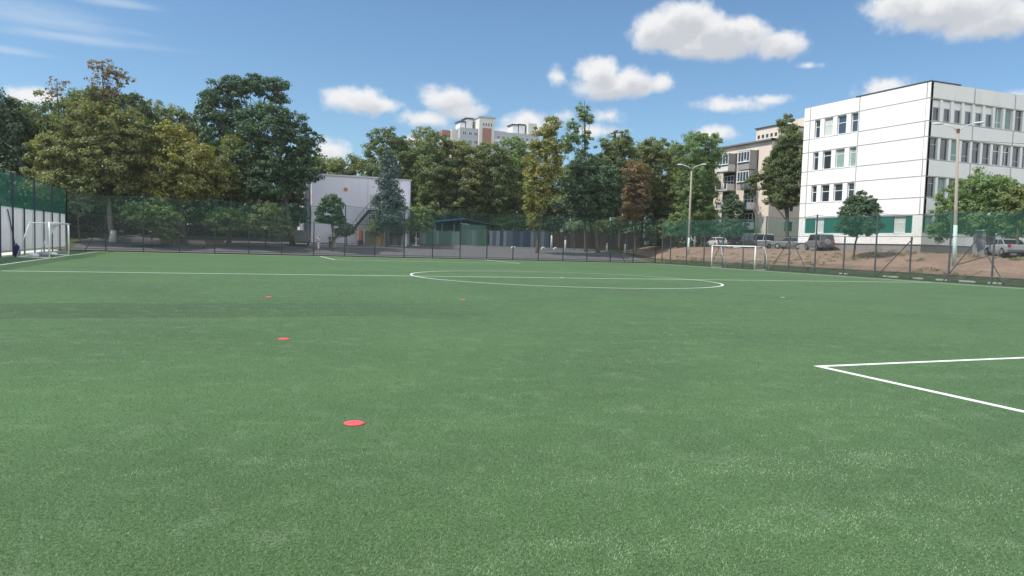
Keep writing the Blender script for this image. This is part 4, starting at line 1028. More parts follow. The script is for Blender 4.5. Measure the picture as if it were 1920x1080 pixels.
for (pa, pb_, lst) in bal:
    ya2, yb2 = apy(pb_, 12), apy(pa, 12)
    # flat dark strip on the wall, painting in the shade of a loggia
    q = MB(); q.box(AX - 0.03, AX - .004, ya2 - .25, yb2 + .05, 3.5, 17.2); q.build('loggia_shade_strip', m_dk, ap)
    for (z0, z1, kd) in lst:
        d = 1.5
        q = MB(); q.box(AX - d, AX - 0.035, ya2, yb2, z0 - 0.15, z0); q.box(AX - d, AX - .035, ya2, yb2, z1 + 0.002, z1 + 0.12) if kd in 'wg' else None
        bl = q.build('balcony', m_con, ap)
        cl = m_wpl if kd == 'w' else (m_con if kd == 'g' else m_wpl)
        q = MB(); q.box(AX - d, AX - d + 0.06, ya2, yb2, z0 + .002, z0 + 1.0); q.box(AX - d + .062, AX - .035, ya2, ya2 + 0.06, z0 + .002, z0 + 1.0); q.box(AX - d + .062, AX - .035, yb2 - 0.06, yb2, z0 + .002, z0 + 1.0)
        q.build('parapet', cl, bl)
        if kd in 'wg':
            q = MB(); q.box(AX - d + .062, AX - .035, ya2, ya2 + 0.06, z0 + 1.002, z1); q.build('side_wall', m_con, bl)
            window(bl, 1, AX - d, ya2 + .0, yb2, z0 + 1.003, z1, 1, split=0, mull=3, fw=0.10)
        elif kd == 'l':
            window(bl, 1, AX - .1, ya2 + .2, yb2 - .2, z0 + .6, z1 - .2, 1, split=.5, mull=2, fw=.12)
            rl = random.Random(8)
            for k in range(6):
                yy = ya2 + .2 + k * (yb2 - ya2 - .4) / 6; q = MB(); q.box(AX - d - .12, AX - d - .1, yy, yy + .33, z0 + .25, z0 + 1.1)
                q.build('hung_laundry', mat('laundry%d' % k, rl.choice([(.05, .05, .09), (.6, .6, .6), (.1, .12, .2)]), .9), bl)
        else:
            window(bl, 1, AX - .1, ya2 + .4, yb2 - .5, z0 + .3, z1 - .3, 0, split=.5, mull=1, fw=.09)
            rl = random.Random(9)
            for k in range(5):
                yy = ya2 + .1 + k * (yb2 - ya2 - .3) / 5; q = MB(); q.box(AX - d - .1, AX - d - .08, yy, yy + .3, z0 + .3, z0 + 1.15)
                q.build('hung_laundry', mat('washing%d' % k, rl.choice([(.1, .1, .13), (.3, .3, .35), (.55, .5, .5)]), .9), bl)
q = MB(); q.tube([(AX - 1.25, apy(1414, 16), 15.5), (AX - 1.4, apy(1414, 16) - .05, 15.5)], [.45, .4], 14); q.build('satellite_dish', m_white, ap)
for z0 in (5.0, 8.0, 11.0, 14.0):
    for k in range(5):
        window(ap, 0, AY - 0.05, AX + 3 + k * 4.2, AX + 4.6 + k * 4.2, z0, z0 + 1.6, 0, split=0, mull=1)

# ---------------- grey two storey building with fire stairs
m_grey = mat('grey_render', (0.74, 0.72, 0.80), 0.9, 0.06, 0.35, 0.05, 5, streak=True, stain=((0.60, 0.56, 0.58), 0.4, 0.5))
m_gwhite = mat('white_trim', (0.84, 0.84, 0.85), .8, .05, 1)
GY = 58.0; gx0, gx1 = -8.45, 4.5; gz1 = 10.0
gb = thing('grey_building', 'pale grey windowless gable building with steel fire stairs', 'building', (0, 0, 0))
b = MB(); b.box(gx0, -1.32, GY, 76, 1.0, gz1); b.box(-1.22, gx1, GY, 76, 1.0, gz1 - .02); b.box(-1.322, -1.218, GY + .06, 75.9, 1.0, gz1 - .05); b.build('wall', m_grey, gb)
b = MB(); b.box(gx0 - .2, 0.8, GY - .12, 76.2, gz1 + .003, gz1 + .2); b.box(0.803, gx1 + .15, GY - .12, 76.2, gz1 - .015, gz1 + .12); b.build('roof', mat('roof_rim', (0.55, 0.55, 0.56), .8, .1, 1), gb)
b = MB(); b.tube([(gx1 + .05, GY - .1, 1.5), (gx1 + .05, GY - .1, gz1 - .1)], .07, 8); b.build('drainpipe', m_postg, gb)
for yy in (60, 63, 66, 69):
    b = MB(); b.box(gx0 - .35, gx0 - .002, yy - .3, yy + .3, 1.2, gz1 - 1.2 if yy != 60 else gz1 - .6); b.build('pilaster', m_gwhite, gb)
for yy in (61.5, 64.5, 67.5):
    for z0 in (2.6, 6.2): window(gb, 1, gx0 - .08, yy - 1.1, yy + 1.1, z0, z0 + 1.8, 0, split=0, mull=2)
b = MB(); p = onY(648, 355, GY); b.tube([(p.x, GY - .06, p.z), (p.x, GY - .003, p.z)], .26, 18); b.build('orange_disc', mat('orange_paint', (0.55, 0.22, 0.04), .7, .2, 4), gb)
# annexe with window band on the right
p0 = onY(731, 386, GY - 3); p1 = onY(761, 386, GY - 3)
b = MB(); b.box(p0.x, p1.x + .2, GY - 3, GY - .003, 1.0, p0.z)
ax_ = b.build('annexe', m_grey, gb)
b = MB(); b.box(p0.x - .15, p1.x + .35, GY - 3.15, GY - .003, p0.z + .003, p0.z + .2); b.build('roof', m_gwhite, ax_)
q0 = onY(730, 410, GY - 3.1); q1 = onY(742, 402, GY - 3.1); q2 = onY(744, 402, GY - 3.1); q3 = onY(757, 402, GY - 3.1)
window(ax_, 0, GY - 3.1, q0.x + .1, q1.x, q0.z, q1.z, 0, split=0, fw=.05); window(ax_, 0, GY - 3.1, q2.x, q3.x, q0.z, q1.z, 0, split=0, fw=.05)
# stair landing, door and stairs
m_steel = mat('dark_steel', (0.05, 0.045, 0.05), .6, .2, 3)
l0 = onY(693, 393, GY - 1.2); l1 = onY(713, 393, GY - 1.2); f0 = onY(661, 432, GY - 1.2)
fs = MB(); fs.box(l0.x, l1.x, GY - 1.6, GY - .003, l0.z - .12, l0.z); ld = fs.build('fire_stair', m_steel, gb)
b = MB(); b.obox((l0.x, GY - 1.55, l0.z - .1), (f0.x, GY - 1.55, f0.z), .06, .25); b.obox((l0.x, GY - .7, l0.z - .1), (f0.x, GY - .7, f0.z), .06, .25)
for k in range(16):
    t = (k + .5) / 16; x = l0.x + (f0.x - l0.x) * t; z = l0.z + (f0.z - l0.z) * t; b.box(x - .14, x + .14, GY - 1.5, GY - .75, z, z + .04)
b.build('steps', m_steel, ld)
b = MB(); b.obox((l0.x, GY - 1.58, l0.z + 1.0), (f0.x, GY - 1.58, f0.z + 1.05), .05, .05); b.obox((l0.x, GY - 1.58, l0.z + 1.0), (l1.x, GY - 1.58, l0.z + 1.0), .05, .05)
b.obox((l0.x, GY - 1.58, l0.z + .5), (l1.x, GY - 1.58, l0.z + .5), .03, .03)
for k in range(6):
    t = k / 5; x = l0.x + (f0.x - l0.x) * t; z = l0.z + (f0.z - l0.z) * t; b.obox((x, GY - 1.58, z), (x, GY - 1.58, z + 1.0), .04, .04)
for x in (l1.x, (l0.x + l1.x) / 2): b.obox((x, GY - 1.58, l0.z), (x, GY - 1.58, l0.z + 1.0), .04, .04)
b.build('handrail', m_steel, ld)
b = MB(); b.obox((l1.x, GY - 1.5, 1.0), (l1.x, GY - 1.5, l0.z - .12), .1, .1); b.obox((l0.x, GY - 1.5, 1.0), (l0.x, GY - 1.5, l0.z - .12), .1, .1); b.build('support', m_steel, ld)
b = MB(); b.box(l0.x + .3, l1.x - .1, GY - .05, GY - .005, l0.z + .01, l0.z + 2.0); b.build('door', mat('pale_door', (.5, .5, .5), .7), gb)
w0 = onY(695, 410, GY); w1 = onY(706, 400, GY); window(gb, 0, GY - .06, w0.x, w1.x, w0.z, w1.z, 0, split=0, fw=.05)

# ---------------- high-rise far behind
m_hg = mat('grey_cladding', (0.42, 0.43, 0.46), .9, .05, .1, streak=True); m_hw = mat('cream_cladding', (0.62, 0.60, 0.55), .9, .05, .2)
m_hr = mat('red_brick', (0.34, 0.17, 0.13), .9, .1, .3); m_hl = mat('light_cladding', (0.72, 0.72, 0.72), .9, .05, .2)
HY = 230.0
hr = thing('high_rise', 'distant tall grey apartment tower with red brick stripe and roof blocks', 'building', (0, 0, 0))
def hx(px, z=46):
    lo, hi = 20.0, 140.0
    for _ in range(40):
        mid = (lo + hi) / 2; v = Vector((mid, HY, z)) - CAM; x = 960 + FPX * v.dot(cR) / v.dot(cF)
        if x < px: lo = mid
        else: hi = mid
    return (lo + hi) / 2
def hz(px, py): return onY(px, py, HY).z
xa, xb, xc, xd = hx(863), hx(897), hx(925), hx(1012)
b = MB(); b.box(xa, xb - .01, HY, HY + 16, 1.5, hz(880, 240)); b.box(xc + .01, xd, HY, HY + 16, 1.5, hz(950, 248)); b.build('wall', m_hg, hr)
b = MB(); b.box(xb, xc, HY - 1.2, HY + 12, 1.5, hz(910, 222)); tw = b.build('stair_tower', m_hw, hr)
b = MB(); b.box(hx(903), hx(920), HY - 1.26, HY - 1.203, 6, hz(910, 241)); b.build('brick_stripe', m_hr, tw)
for i in range(4):
    window(tw, 0, HY - 1.28, hx(903) + i * 1.05 , hx(903) + i * 1.05 + .75, hz(910, 238), hz(910, 231), 0, fr=m_hl, split=0, fw=.12)
b = MB(); b.box(xb - .3, xc + .3, HY - 1.5, HY + 12.2, hz(910, 222) + .003, hz(910, 222) + .5); b.build('roof', m_hg, tw)
for px in (912, 916, 919):
    b = MB(); b.tube([(hx(px), HY, hz(910, 221)), (hx(px), HY, hz(910, 217))], .07, 5); b.build('aerial', m_roof, tw)
for (p_, q_, t_, mm_) in ((868, 879, 226, m_hl), (880, 893, 220, m_hl), (968, 979, 232, m_hl), (980, 992, 232, m_hl)):
    b = MB(); zb_ = hz(880, 240) if p_ < 900 else hz(975, 250); b.box(hx(p_), hx(q_) - .2, HY + 4, HY + 9, zb_ - .5, hz(p_, t_)); rb = b.build('roof_block', mm_, hr)
    b = MB(); b.box(hx(p_) - .4, hx(q_) + .1, HY + 3.6, HY + 9.4, hz(p_, t_) + .003, hz(p_, t_) + .5); b.build('cap', m_roof, rb)
b = MB(); b.box(hx(934), hx(957), HY + 5, HY + 8, hz(945, 245), hz(945, 243)); b.build('roof_canopy', m_roof, hr)
b = MB(); b.box(hx(994), hx(1010), HY + 2, HY + 12, hz(1000, 252), hz(1000, 230)); b.build('roof_block', m_hw, hr)
b = MB(); b.box(hx(835), hx(851), HY + 4, HY + 10, hz(840, 252), hz(840, 241)); b.box(hx(838), hx(851), HY + 4.5, HY + 10, 3, hz(840, 262)); b.build('brick_bay', m_hr, hr)
b = MB(); b.box(hx(838), hx(851) - .01, HY + 4.7, HY + 10, hz(840, 262) + .01, hz(840, 252) - .01); b.box(hx(851) + .01, xa - .01, HY + 3, HY + 14, 1.5, hz(855, 240)); b.build('side_wing', m_hw, hr)
n_ = 0
for row in range(5):
    z0 = hz(950, 262) - 3.1 * row
    for k in range(9):
        x = xc + 1.6 + k * 2.0
        if x < xd - 1.5: window(hr, 0, HY - .1, x, x + 1.2, z0, z0 + 1.4, 0, fr=m_hl, split=0, mull=1, fw=.12)
    for k in range(3):
        x = xa + 1.0 + k * 2.3; window(hr, 0, HY - .1, x, x + 1.5, z0 + .4, z0 + 1.9, 1, fr=m_hl, split=0, mull=1, fw=.12)
    b = MB(); b.box(xc + .5, xd - .5, HY - .35, HY - .003, z0 - 1.0, z0 - .3); b.build('balcony_band', m_hl, hr)

# ---------------- shed with blue roof, board fences
m_blue = mat('blue_sheet', (0.06, 0.13, 0.38), .4, .08, 1, spec=.5); m_gsh = mat('green_sheet', (0.10, 0.20, 0.165), .6, .12, .6, streak=True)
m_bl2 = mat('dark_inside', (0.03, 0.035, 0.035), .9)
SHY = 64.0
a0, a1, a2, a3 = onY(806, 417, SHY), onY(866, 411, SHY), onY(912, 419, SHY), onY(866, 432, SHY)
gz = 1.6
sh_ = thing('pavilion_shed', 'green shed with blue sheet roof on the playground', 'shed', (0, 0, 0))
b = MB(); b.box(a1.x, a2.x, SHY, SHY + 7, gz - .3, a2.z - .25)
b.box(a0.x + .8, a0.x + 1.0, SHY + .1, SHY + 7, gz, a0.z - .05); b.box(a0.x + 1.0, a1.x, SHY + 6.8, SHY + 7, gz, a0.z)
b.box(a0.x + 1.01, a1.x - .01, SHY + .1, SHY + .2, gz, gz + 1.4)
for x in (a0.x + 1.8, a1.x - 1.2): b.box(x, x + .15, SHY + .05, SHY + .2, gz + 1.4, a0.z)
b.build('wall', m_gsh, sh_)
b = MB()
def slab(b, xA, zA, xB, zB, y0, y1, t=.1):
    v = [(xA, y0, zA), (xB, y0, zB), (xB, y1, zB), (xA, y1, zA)]
    b.face([(x, y, z + t) for x, y, z in v]); b.face(v[::-1]); b.face([v[0], v[1], (xB, y0, zB + t), (xA, y0, zA + t)]); b.face([v[3], (xA, y1, zA + t), (xB, y1, zB + t), v[2]]); b.face([v[0], (xA, y0, zA + t), (xA, y1, zA + t), v[3]]); b.face([v[1], v[2], (xB, y1, zB + t), (xB, y0, zB + t)])
slab(b, a0.x, a0.z, a1.x + .25, a1.z, SHY - .7, SHY + 7.5, .16); b.build('roof', m_blue, sh_)
b = MB(); slab(b, a1.x + .26, a1.z - .05, a2.x + 2.2, a2.z - .35, SHY - .7, SHY + 7.5, .14); b.build('roof', m_roof, sh_)
b = MB(); b.box(a1.x + 1.5, a1.x + 2.5, SHY - .06, SHY - .003, gz, gz + 2.1); b.build('door', mat('grey_green_door', (.09, .13, .12), .6), sh_)

def boards(px0, px1, pyt, Y, mt_cols, label, cat='board fence', name='board_fence', bw=0.55, seed=1, zb=None):
    pA, pB = onY(px0, pyt, Y), onY(px1, pyt, Y); t = thing(name, label, cat, (0, 0, 0)); rd = random.Random(seed)
    x = pA.x; g = {}
    while x < pB.x:
        x2 = min(x + bw * rd.uniform(.7, 1.3), pB.x); mt_ = rd.choice(mt_cols); q = MB(); z = ground_z(x, Y)
        q.box(x + .01, x2 - .012, Y - .03 - rd.uniform(0, .02), Y, z + .08, pA.z + (pB.z - pA.z) * (x - pA.x) / (pB.x - pA.x) + rd.uniform(-.07, .07)); q.build('board', mt_, t); x = x2
    q = MB(); z = ground_z(pA.x, Y); q.box(pA.x, pB.x, Y + .003, Y + .06, z + .4, z + .5); q.box(pA.x, pB.x, Y + .003, Y + .06, z + 1.2, z + 1.3); q.build('rail', m_steel, t)
    return t
c_ = lambda n, r, g_, b_: mat(n, (r, g_, b_), .8, .15, 1.2)
MG = [c_('board_green', .11, .20, .17), c_('board_green_dark', .07, .15, .12), c_('board_green_pale', .17, .25, .21)]
MBb = [c_('board_blue', .10, .13, .17), c_('board_blue_pale', .25, .28, .31), c_('board_slate', .13, .15, .17), c_('board_blue_dark', .04, .07, .13)]
MBr = [c_('board_brown', .10, .08, .07), c_('board_brown_pale', .16, .13, .12), c_('board_rust', .11, .07, .055)]
MYe = [c_('board_ochre', .28, .19, .07), c_('board_tan', .34, .25, .14), c_('board_olive', .13, .13, .07)]
boards(786, 862, 433, 60, MG, 'low green board fence below the blue shed roof', seed=1)
boards(876, 912, 432, 59.5, MG, 'green board fence right of the shed door', seed=2)
boards(918, 1030, 433, 61, MBb, 'grey and blue board fence right of the shed', seed=3)
boards(1032, 1198, 437, 61, MBr, 'long brown board fence at the back of the yard', seed=4)
boards(684, 720, 434, 54, MYe, 'short ochre board fence beside the orange pillar', seed=5)
boards(722, 760, 436, 55, MG + MBr[:1], 'patchy green and brown board fence under the annexe', seed=6)
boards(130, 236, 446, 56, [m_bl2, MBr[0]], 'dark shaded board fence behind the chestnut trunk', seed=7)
# low wall pieces lining the park at the left
b = MB(); pA, pB = onY(300, 455, 50), onY(420, 455, 50); b.box(pA.x, pB.x, 50, 50.25, ground_z(0, 50) - .2, ground_z(0, 50) + .45); b.box(pA.x - .03, pB.x + .03, 49.97, 50.28, ground_z(0, 50) + .45, ground_z(0, 50) + .52)
tag(b.build('low_wall', mat('reddish_wall', (.23, .15, .125), .9, .15, 1)), 'low reddish brick wall in the park shade', 'low wall')
for i, (px, Y) in enumerate(((262, 46.5), (286, 46.2), (370, 46.4))):
    p = onY(px, 462, Y); z = ground_z(p.x, Y); t = thing('park_bench', ['grey bench nearest the whitewashed chestnut', 'grey bench in the middle of the three shaded benches', 'pale bench right of the low bush'][i], 'bench', (p.x, Y, z), 0.1 * i, 'benches in the park shade')
    mt_ = mat('bench_wood%d' % i, (.22, .20, .18), .9); MB().box(-.8, .8, -.2, .2, .42, .46).build('seat', mt_, t); MB().box(-.8, .8, .19, .22, .55, .85).build('backrest', mt_, t)
    for x in (-.65, .65): MB().box(x - .04, x + .04, -.18, .2, 0, .417).build('leg', m_steel, t)
# painted line on the yard edge
b = MB(); b.box(-33, 15, 48.9, 49.0, .0, 0.0)
yl = MB(); yl.box(-33, 4, 50.9, 51.02, ground_z(0, 51) - .1, ground_z(0, 51) + 0.032); struct(yl.build('yard_line', mat('faded_line', (.50, .50, .48), .9)))
yl = MB(); yl.box(-33, 34, 62.0, 62.25, ground_z(0, 62) - .2, ground_z(0, 62) + 0.14); struct(yl.build('kerb', m_kerb))
# whitewashed trunks
for i, (px, Y, lab) in enumerate(((1034, 58, 'whitewashed stump post before the blue boards'), (1060, 56, 'bright whitewashed post at the end of the blue boards'), (1138, 57, 'thin whitewashed sapling trunk by the brown boards'), (1172, 54, 'whitewashed trunk near the right end of the yard'), (1302, 49.5, 'small white bollard beside the left street lamp'))):
    p = onY(px, 455, Y); z = ground_z(p.x, p.y); hh = [2.0, 1.5, 1.2, 1.3, 1.5][i]
    t = thing('whitewashed_post', lab, 'post', (p.x, p.y, z)); MB().tube([(0, 0, -.1), (0.02, 0, hh * .5), (0, .02, hh)], [.17, .14, .13], 8).build('lower_part', LIME, t, smooth=True)
    MB().tube([(0, .02, hh), (0.03, .02, hh + .5)], [.125, .1], 8).build('bare_top', BARK, t, smooth=True)
for i, (px, lab) in enumerate(((963, 'half buried white painted tyre left of the yard post'), (1019, 'white painted tyre before the whitewashed post'), (1042, 'small white tyre beside the bright post'))):
    p = onY(px, 457, 57); z = ground_z(p.x, p.y); b = MB(); b.tube([(.28 * math.cos(a), 0, .28 * math.sin(a)) for a in [math.pi * k / 10 for k in range(11)]], .09, 8)
    tag(b.build('painted_tyre', m_white, None, (p.x, p.y, z), smooth=True), lab, 'tyre', 'painted tyres in the yard')
p = onY(676, 440, 55); z = ground_z(p.x, 55); t = thing('playground_pillar', 'orange painted pillar pair with purple foot by the ochre boards', 'pillar', (p.x, 55, z))
MB().box(-.28, .05, -.15, .15, .62, 1.95).build('shaft', mat('salmon_paint', (.62, .20, .10), .7), t); MB().box(.12, .3, -.12, .12, .62, 1.9).build('shaft', mat('ochre_paint', (.25, .17, .08), .7), t)
MB().box(-.34, .36, -.18, .18, -.1, .617).build('foot', mat('purple_paint', (.12, .06, .12), .7), t)
p = onY(780, 452, 57); z = ground_z(p.x, 57)
t = thing('basketball_stand', 'pale basketball stand on the yard right of the grey building', 'basketball stand', (p.x, 57, z)); MB().obox((0, 0, 0), (0, 0, 1.9), .12, .12).build('pole', m_gwhite, t); MB().box(-.5, .5, -.3, .3, 0, .12).build('base', m_gwhite, t)

# ---------------- street lamps
m_pole = mat('lamp_concrete', (0.31, 0.275, 0.225), .9, .1, 1.5, .1, 12, stain=((.28, .24, .19), 1.5, .5)); m_mint = mat('mint_paint', (0.52, 0.66, 0.60), .6, .08, 3)
m_lampg = mat('lamp_housing', (0.55, 0.56, 0.57), .5)
def lamp(pxb, pyb, pxt, pyt, X, label, hpaint, lean):
    pb_ = onX(pxb, pyb, X); pt = onX(pxt, pyt, X); z = ground_z(X, pb_.y); t = thing('street_lamp', label, 'street lamp', (X, pb_.y, z), 0, 'double armed street lamps behind the right fence')
    dy = pt.y - pb_.y; H = pt.z - z
    MB().tube([(0, 0, -.2), (0, dy * .3, H * .3), (0, dy, H - .5)], [.165, .14, .10], 12).build('pole', m_pole, t, smooth=True)
    MB().tube([(0, 0, .02), (0, dy * hpaint / H, hpaint)], [.17, .155], 12, cap=True).build('painted_foot', m_mint, t, smooth=True)
    # arms spread along the view-facing diagonal
    d = Vector((0.75, -0.66, 0))
    top = Vector((0, dy, H - .5))
    MB().tube([top, top + Vector((0, 0, .35))], [.13, .12], 8).build('collar', mat('rusty_steel', (.14, .07, .04), .8), t)
    for s in (-1, 1):
        e = top + d * (1.15 * s) + Vector((0, 0, .78)); a = MB(); a.tube([top + Vector((0, 0, .1)), top + d * (.45 * s) + Vector((0, 0, .55)), e], .045, 6); ar = a.build('arm', m_lampg, t, smooth=True)
        hh = MB(); hh.tube([e - d * (.05 * s), e + d * (.2 * s) + Vector((0, 0, .03)), e + d * (.6 * s) + Vector((0, 0, .04)), e + d * (.72 * s) + Vector((0, 0, .02))], [.05, .09, .10, .04], 8); hh.build('lamp_head', m_lampg, ar, smooth=True)
    return t
lamp(1290, 481, 1297, 313, 38, 'slim street lamp beyond the right goal, farther of the two', 2.2, 0)
lamp(1790, 487, 1797, 238, 38, 'tall concrete street lamp in front of the white school', 3.4, 0)
# wire between lamp and school
b = MB(); p = onX(1797, 262, 38); pts = [Vector((38, p.y, p.z)).lerp(Vector((80, p.y - 4, p.z + 3.5)), k / 8) - Vector((0, 0, .8 * 4 * (k / 8) * (1 - k / 8))) for k in range(9)]
b.tube(pts, .018, 4); tag(b.build('overhead_wire', m_steel), 'thin black cable running from the tall lamp to the right', 'wire')

# ---------------- cars
m_tyre = mat('tyre_rubber', (.02, .02, .02), .9); m_rim = mat('wheel_rim', (.35, .35, .36), .4, metal=.5); m_cg = glass('car_glass', (.02, .025, .03), .06)
m_tail = mat('tail_light', (.35, .02, .02), .4); m_head = mat('head_light', (.6, .6, .58), .2)
def car(label, col, X, Y, rz, kind='suv', spare=False, group=None, z=None):
    mt = mat('car_paint', col, .3, .03, 2, spec=.6)
    if kind == 'suv': prof = [(-2.05, .45, .95), (-2.05, .45, 1.02), (-1.9, .40, 1.08), (-.9, .38, 1.1), (.9, .38, 1.06), (1.1, .38, 1.04), (1.95, .42, .92), (2.1, .5, .75)]; H = 1.78; cab = (-1.98, -1.75, .75, 1.15)
    elif kind == 'van': prof = [(-2.3, .4, 1.1), (-1.0, .36, 1.15), (1.2, .36, 1.1), (2.0, .4, .98), (2.3, .5, .7)]; H = 2.0; cab = (-2.28, -2.2, 1.1, 1.75)
    else: prof = [(-2.1, .45, .85), (-1.6, .36, .95), (-.9, .34, .95), (.8, .34, .93), (1.7, .38, .84), (2.1, .48, .65)]; H = 1.42; cab = (-1.55, -.9, .3, .95)
    t = thing('parked_car', label, 'car', (X, Y, ground_z(X, Y) + .03 if z is None else z), rz, group)
    hw = .88
    b = MB(); rings = []
    for (x, z0, z1) in prof:
        q = hw * (1 if abs(x) < 1.7 else .93); base = len(b.v); rings.append(base)
        b.v += [(x, -q * .92, z0 - .1), (x, -q, z0 + .12), (x, -q, z1 - .12), (x, -q * .9, z1), (x, q * .9, z1), (x, q, z1 - .12), (x, q, z0 + .12), (x, q * .92, z0 - .1)]
    for r0_, r1_ in zip(rings, rings[1:]):
        for k in range(8): b.f.append((r0_ + k, r0_ + (k + 1) % 8, r1_ + (k + 1) % 8, r1_ + k)); b.m.append(0)
    b.f.append(tuple(rings[0] + k for k in range(8))); b.m.append(0); b.f.append(tuple(rings[-1] + k for k in reversed(range(8)))); b.m.append(0)
    b.build('body', mt, t)
    zb = 1.02 if kind == 'suv' else (1.1 if kind == 'van' else .9)
    x0, x1, x2, x3 = cab; c2 = hw * .8; c1 = hw * .9
    g = MB(); vv = [(x0, -c1, zb), (x3, -c1, zb), (x3, c1, zb), (x0, c1, zb), (x1, -c2, H - .07), (x2, -c2, H - .07), (x2, c2, H - .07), (x1, c2, H - .07)]
    g.v = vv; g.f = [(0, 1, 5, 4), (1, 2, 6, 5), (2, 3, 7, 6), (3, 0, 4, 7)]; g.m = [0] * 4; g.build('window', m_cg, t)
    r = MB(); r.v = [(x1 - .03, -c2 - .02, H - .07), (x2 + .05, -c2 - .02, H - .07), (x2 + .05, c2 + .02, H - .07), (x1 - .03, c2 + .02, H - .07), (x1 + .05, -c2 + .1, H), (x2 - .1, -c2 + .1, H), (x2 - .1, c2 - .1, H), (x1 + .05, c2 - .1, H)]
    r.f = [(0, 3, 2, 1), (4, 5, 6, 7), (0, 1, 5, 4), (1, 2, 6, 5), (2, 3, 7, 6), (3, 0, 4, 7)]; r.m = [0] * 6
    for xx, xt in ((x0, x1), (x3, x2), ((x0 + x3) / 2, (x1 + x2) / 2)):
        for s in (-1, 1): r.obox((xx, s * (c1 + .005), zb), (xt, s * (c2 + .005), H - .06), .07, .04)
    r.build('roof', mt, t)
    for (x, s) in ((-1.3, -1), (-1.3, 1), (1.3, -1), (1.3, 1)):
        q = MB(); q.tube([(x, s * (hw - .2), .34), (x, s * (hw + .01), .34)], .34, 16); w_ = q.build('wheel', m_tyre, t); q = MB(); q.tube([(x, s * (hw - .1), .34), (x, s * (hw + .02), .34)], .2, 12); q.build('rim', m_rim, w_)
    xr = prof[0][0]; xf = prof[-1][0]
    for s in (-1, 1):
        MB().box(xr - .03, xr + .05, s * .7 - .12, s * .7 + .12, .7, .92).build('tail_light', m_tail, t); MB().box(xf - .1, xf + .02, s * .62 - .16, s * .62 + .16, .58, .7).build('headlight', m_head, t)
    MB().box(xr - .06, xr - .002, -.8, .8, .36, .52).build('bumper', mat('bumper_grey', (.10, .10, .11), .6), t)
    if spare:
        q = MB(); q.tube([(xr - .22, 0, .92), (xr - .03, 0, .92)], [.3, .34], 16); q.build('spare_wheel', m_rim, t)
    return t
pc = onY(565, 450, 51.5)
car('grey green jeep seen from behind beside the dark round tree', (.11, .14, .13), pc.x, 51.5, R_(90 - 6), 'suv')
CG = 'cars parked below the apartment block'
def carat(px, X, rz, *a, **k):
    p = onX(px, 455, X); return car(a[0], a[1], X, p.y, rz, *a[2:], **k)
carat(1345, 47.5, R_(75), 'white car half hidden behind the juniper', (.62, .62, .6), 'car', group=CG)
carat(1392, 46.5, R_(200), 'dark grey van parked right of the juniper', (.05, .055, .06), 'van', group=CG)
carat(1420, 49.5, R_(180), 'white van behind the slim pale tree', (.65, .65, .64), 'van', group=CG)
carat(1483, 45.5, R_(112), 'dark silver saloon left of the school corner', (.16, .17, .175), 'car', group=CG)
carat(1536, 43.4, R_(70), 'grey off-road car with spare wheel before the green band', (.16, .165, .17), 'suv', spare=True, group=CG)
p = onX(1885, 465, 42.6)
car('pale grey car parked in the shade at the right edge', (.30, .31, .33), 42.6, p.y, R_(60), 'car')
p = onX(1850, 460, 43.8)
t = thing('transformer_box', 'grey metal box standing at the shaded school wall', 'metal box', (43.4, p.y, ground_z(43.4, p.y)))
MB().box(-.55, .55, -.6, .6, -.1, 2.1).build('housing', mat('box_grey', (.22, .22, .23), .6), t); MB().box(-.65, .65, -.7, .7, 2.1, 2.2).build('lid', m_gwhite, t)

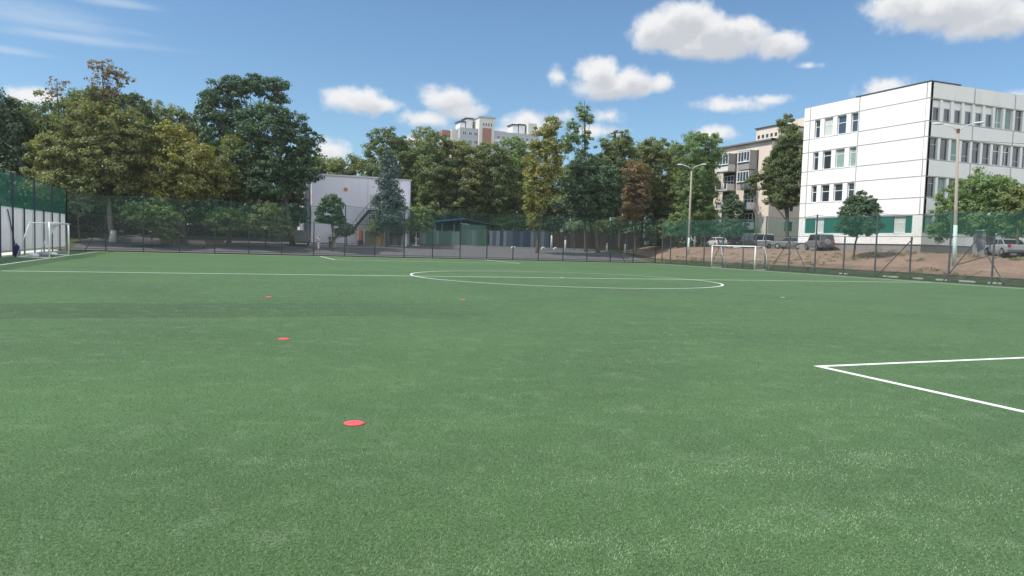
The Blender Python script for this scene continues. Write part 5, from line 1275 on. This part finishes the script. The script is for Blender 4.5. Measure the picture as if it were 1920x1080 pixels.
# ---------------- people
m_skin = mat('skin', (.42, .25, .18), .6, .05, 6)
def skinmesh(name, pts, edges, mt, parent, sub=2):
    me = bpy.data.meshes.new(name); me.from_pydata([p[:3] for p in pts], edges, []); o = bpy.data.objects.new(name, me); COL.objects.link(o); o.parent = parent
    md = o.modifiers.new('skin', 'SKIN'); md.use_smooth_shade = True
    for i, p in enumerate(pts):
        me.skin_vertices[0].data[i].radius = (p[3], p[4] if len(p) > 4 else p[3]); me.skin_vertices[0].data[i].use_root = (i == 0)
    sb = o.modifiers.new('sub', 'SUBSURF'); sb.levels = sub; sb.render_levels = sub
    me.materials.append(mt); return o
def person(label, px, Y, rz, shirt, trousers, hair, arms, stride=.14, hat=None, shorts=False, h=1.0, foot=462):
    p = onY(px, foot, Y); t = thing('person', label, 'person', (p.x, Y, ground_z(p.x, Y) + .03), rz, None); t.scale = (h, h, h)
    (le, lh), (re, rh) = arms
    V = [(0, 0, .98, .13, .10), (0, 0, 1.2, .13, .10), (0, 0, 1.42, .14, .09), (0, 0, 1.52, .055), (0, .0, 1.60, .08, .09), (0, .01, 1.70, .085, .1),
         (-.17, 0, 1.42, .05), le + (.04,), lh + (.032,), (.17, 0, 1.42, .05), re + (.04,), rh + (.032,),
         (-.09, 0, .9, .085), (-.1, -stride * .5, .5, .06), (-.1, -stride, .09, .042), (.09, 0, .9, .085), (.1, stride * .5 - .04, .5, .06), (.1, stride, .09, .042),
         (-.1, -stride - .14, .03, .035), (.1, stride - .14, .03, .035)]
    def handof(e, h_):
        d = (Vector(h_) - Vector(e)).normalized(); q = Vector(h_) + d * .09; return (q.x, q.y, q.z, .022, .035)
    V += [handof(le, lh), handof(re, rh)]
    E = [(0, 1), (1, 2), (2, 3), (3, 4), (4, 5), (2, 6), (6, 7), (7, 8), (2, 9), (9, 10), (10, 11), (0, 12), (12, 13), (13, 14), (0, 15), (15, 16), (16, 17), (14, 18), (17, 19), (8, 20), (11, 21)]
    skinmesh('body', V, E, m_skin, t)
    S = [(0, 0, .95, .155, .125), (0, 0, 1.2, .155, .125), (0, 0, 1.42, .155, .105), (-.18, 0, 1.42, .07), tuple((Vector((-.18, 0, 1.42)) * .45 + Vector(le) * .55)) + (.06,), (.18, 0, 1.42, .07), tuple((Vector((.18, 0, 1.42)) * .45 + Vector(re) * .55)) + (.06,)]
    skinmesh('shirt', S, [(0, 1), (1, 2), (2, 3), (3, 4), (2, 5), (5, 6)], shirt, t)
    lo = .5 if shorts else .13; k = 1 if not shorts else .5
    T = [(0, 0, .96, .14, .12), (-.09, 0, .88, .1), (-.1, -stride * k, lo, .07), (.09, 0, .88, .1), (.1, stride * k - (.04 if shorts else 0), lo, .07)]
    skinmesh('trousers', T, [(0, 1), (1, 2), (0, 3), (3, 4)], trousers, t)
    hm = [(0, .02, 1.66, .085, .1), (0, .02, 1.76, .075, .09)]
    skinmesh('hat' if hat else 'hair', hm, [(0, 1)], hat or hair, t, 1)
    for s in (-.1, .1):
        sy = -stride if s < 0 else stride; MB().tube([(s, sy + .08, .04), (s, sy - .06, .045), (s, sy - .19, .03)], [.045, .055, .035], 8).build('shoe', mat('shoe', (.08, .08, .09), .7), t, smooth=True)
    return t
cw = mat('white_cotton', (.66, .64, .64), .9, .06, 6); cp_ = mat('pale_trousers', (.55, .50, .51), .9, .1, 6); ck = mat('khaki_cotton', (.12, .12, .10), .9, .1, 6); cdk = mat('dark_trousers', (.06, .07, .07), .9); hdk = mat('dark_hair', (.03, .02, .015), .7)
person('person all in white with white cap and raised arm, walking in the yard', 598, 47.3, R_(200), cw, cp_, hdk, (((-.34, -.12, 1.30), (-.46, -.26, 1.44)), ((.25, .02, 1.16), (.24, -.12, .95))), stride=.12, hat=cw)
person('person in khaki shirt standing under the round tree', 619, 48.2, R_(170), ck, cdk, hdk, (((-.26, 0, 1.16), (-.2, -.22, 1.08)), ((.26, 0, 1.16), (.2, -.22, 1.08))), stride=.03)
person('person in dark green shirt and pale trousers beside the khaki one', 627, 48.6, R_(150), mat('green_cotton', (.06, .09, .08), .9), mat('grey_trousers', (.35, .38, .36), .9), hdk, (((-.3, -.05, 1.2), (-.42, -.2, 1.25)), ((.26, 0, 1.16), (.26, -.1, .93))), stride=.1)
# ---------------- thin summer haze
hm, ht, hb_, ho_ = newmat('haze_air'); ht.nodes.remove(hb_)
pv = ht.nodes.new('ShaderNodeVolumePrincipled'); pv.inputs['Color'].default_value = (0.95, 0.96, 0.94, 1); pv.inputs['Density'].default_value = HAZE; pv.inputs['Anisotropy'].default_value = 0.2
ht.links.new(pv.outputs[0], ho_.inputs['Volume'])
b = MB(); b.box(-260, 330, -700, 420, -1.3, 54); hz_ = b.build('haze', hm); hz_['kind'] = 'stuff'; hz_['label'] = 'thin pale summer haze'
#@@ENDBUILDINGS@@
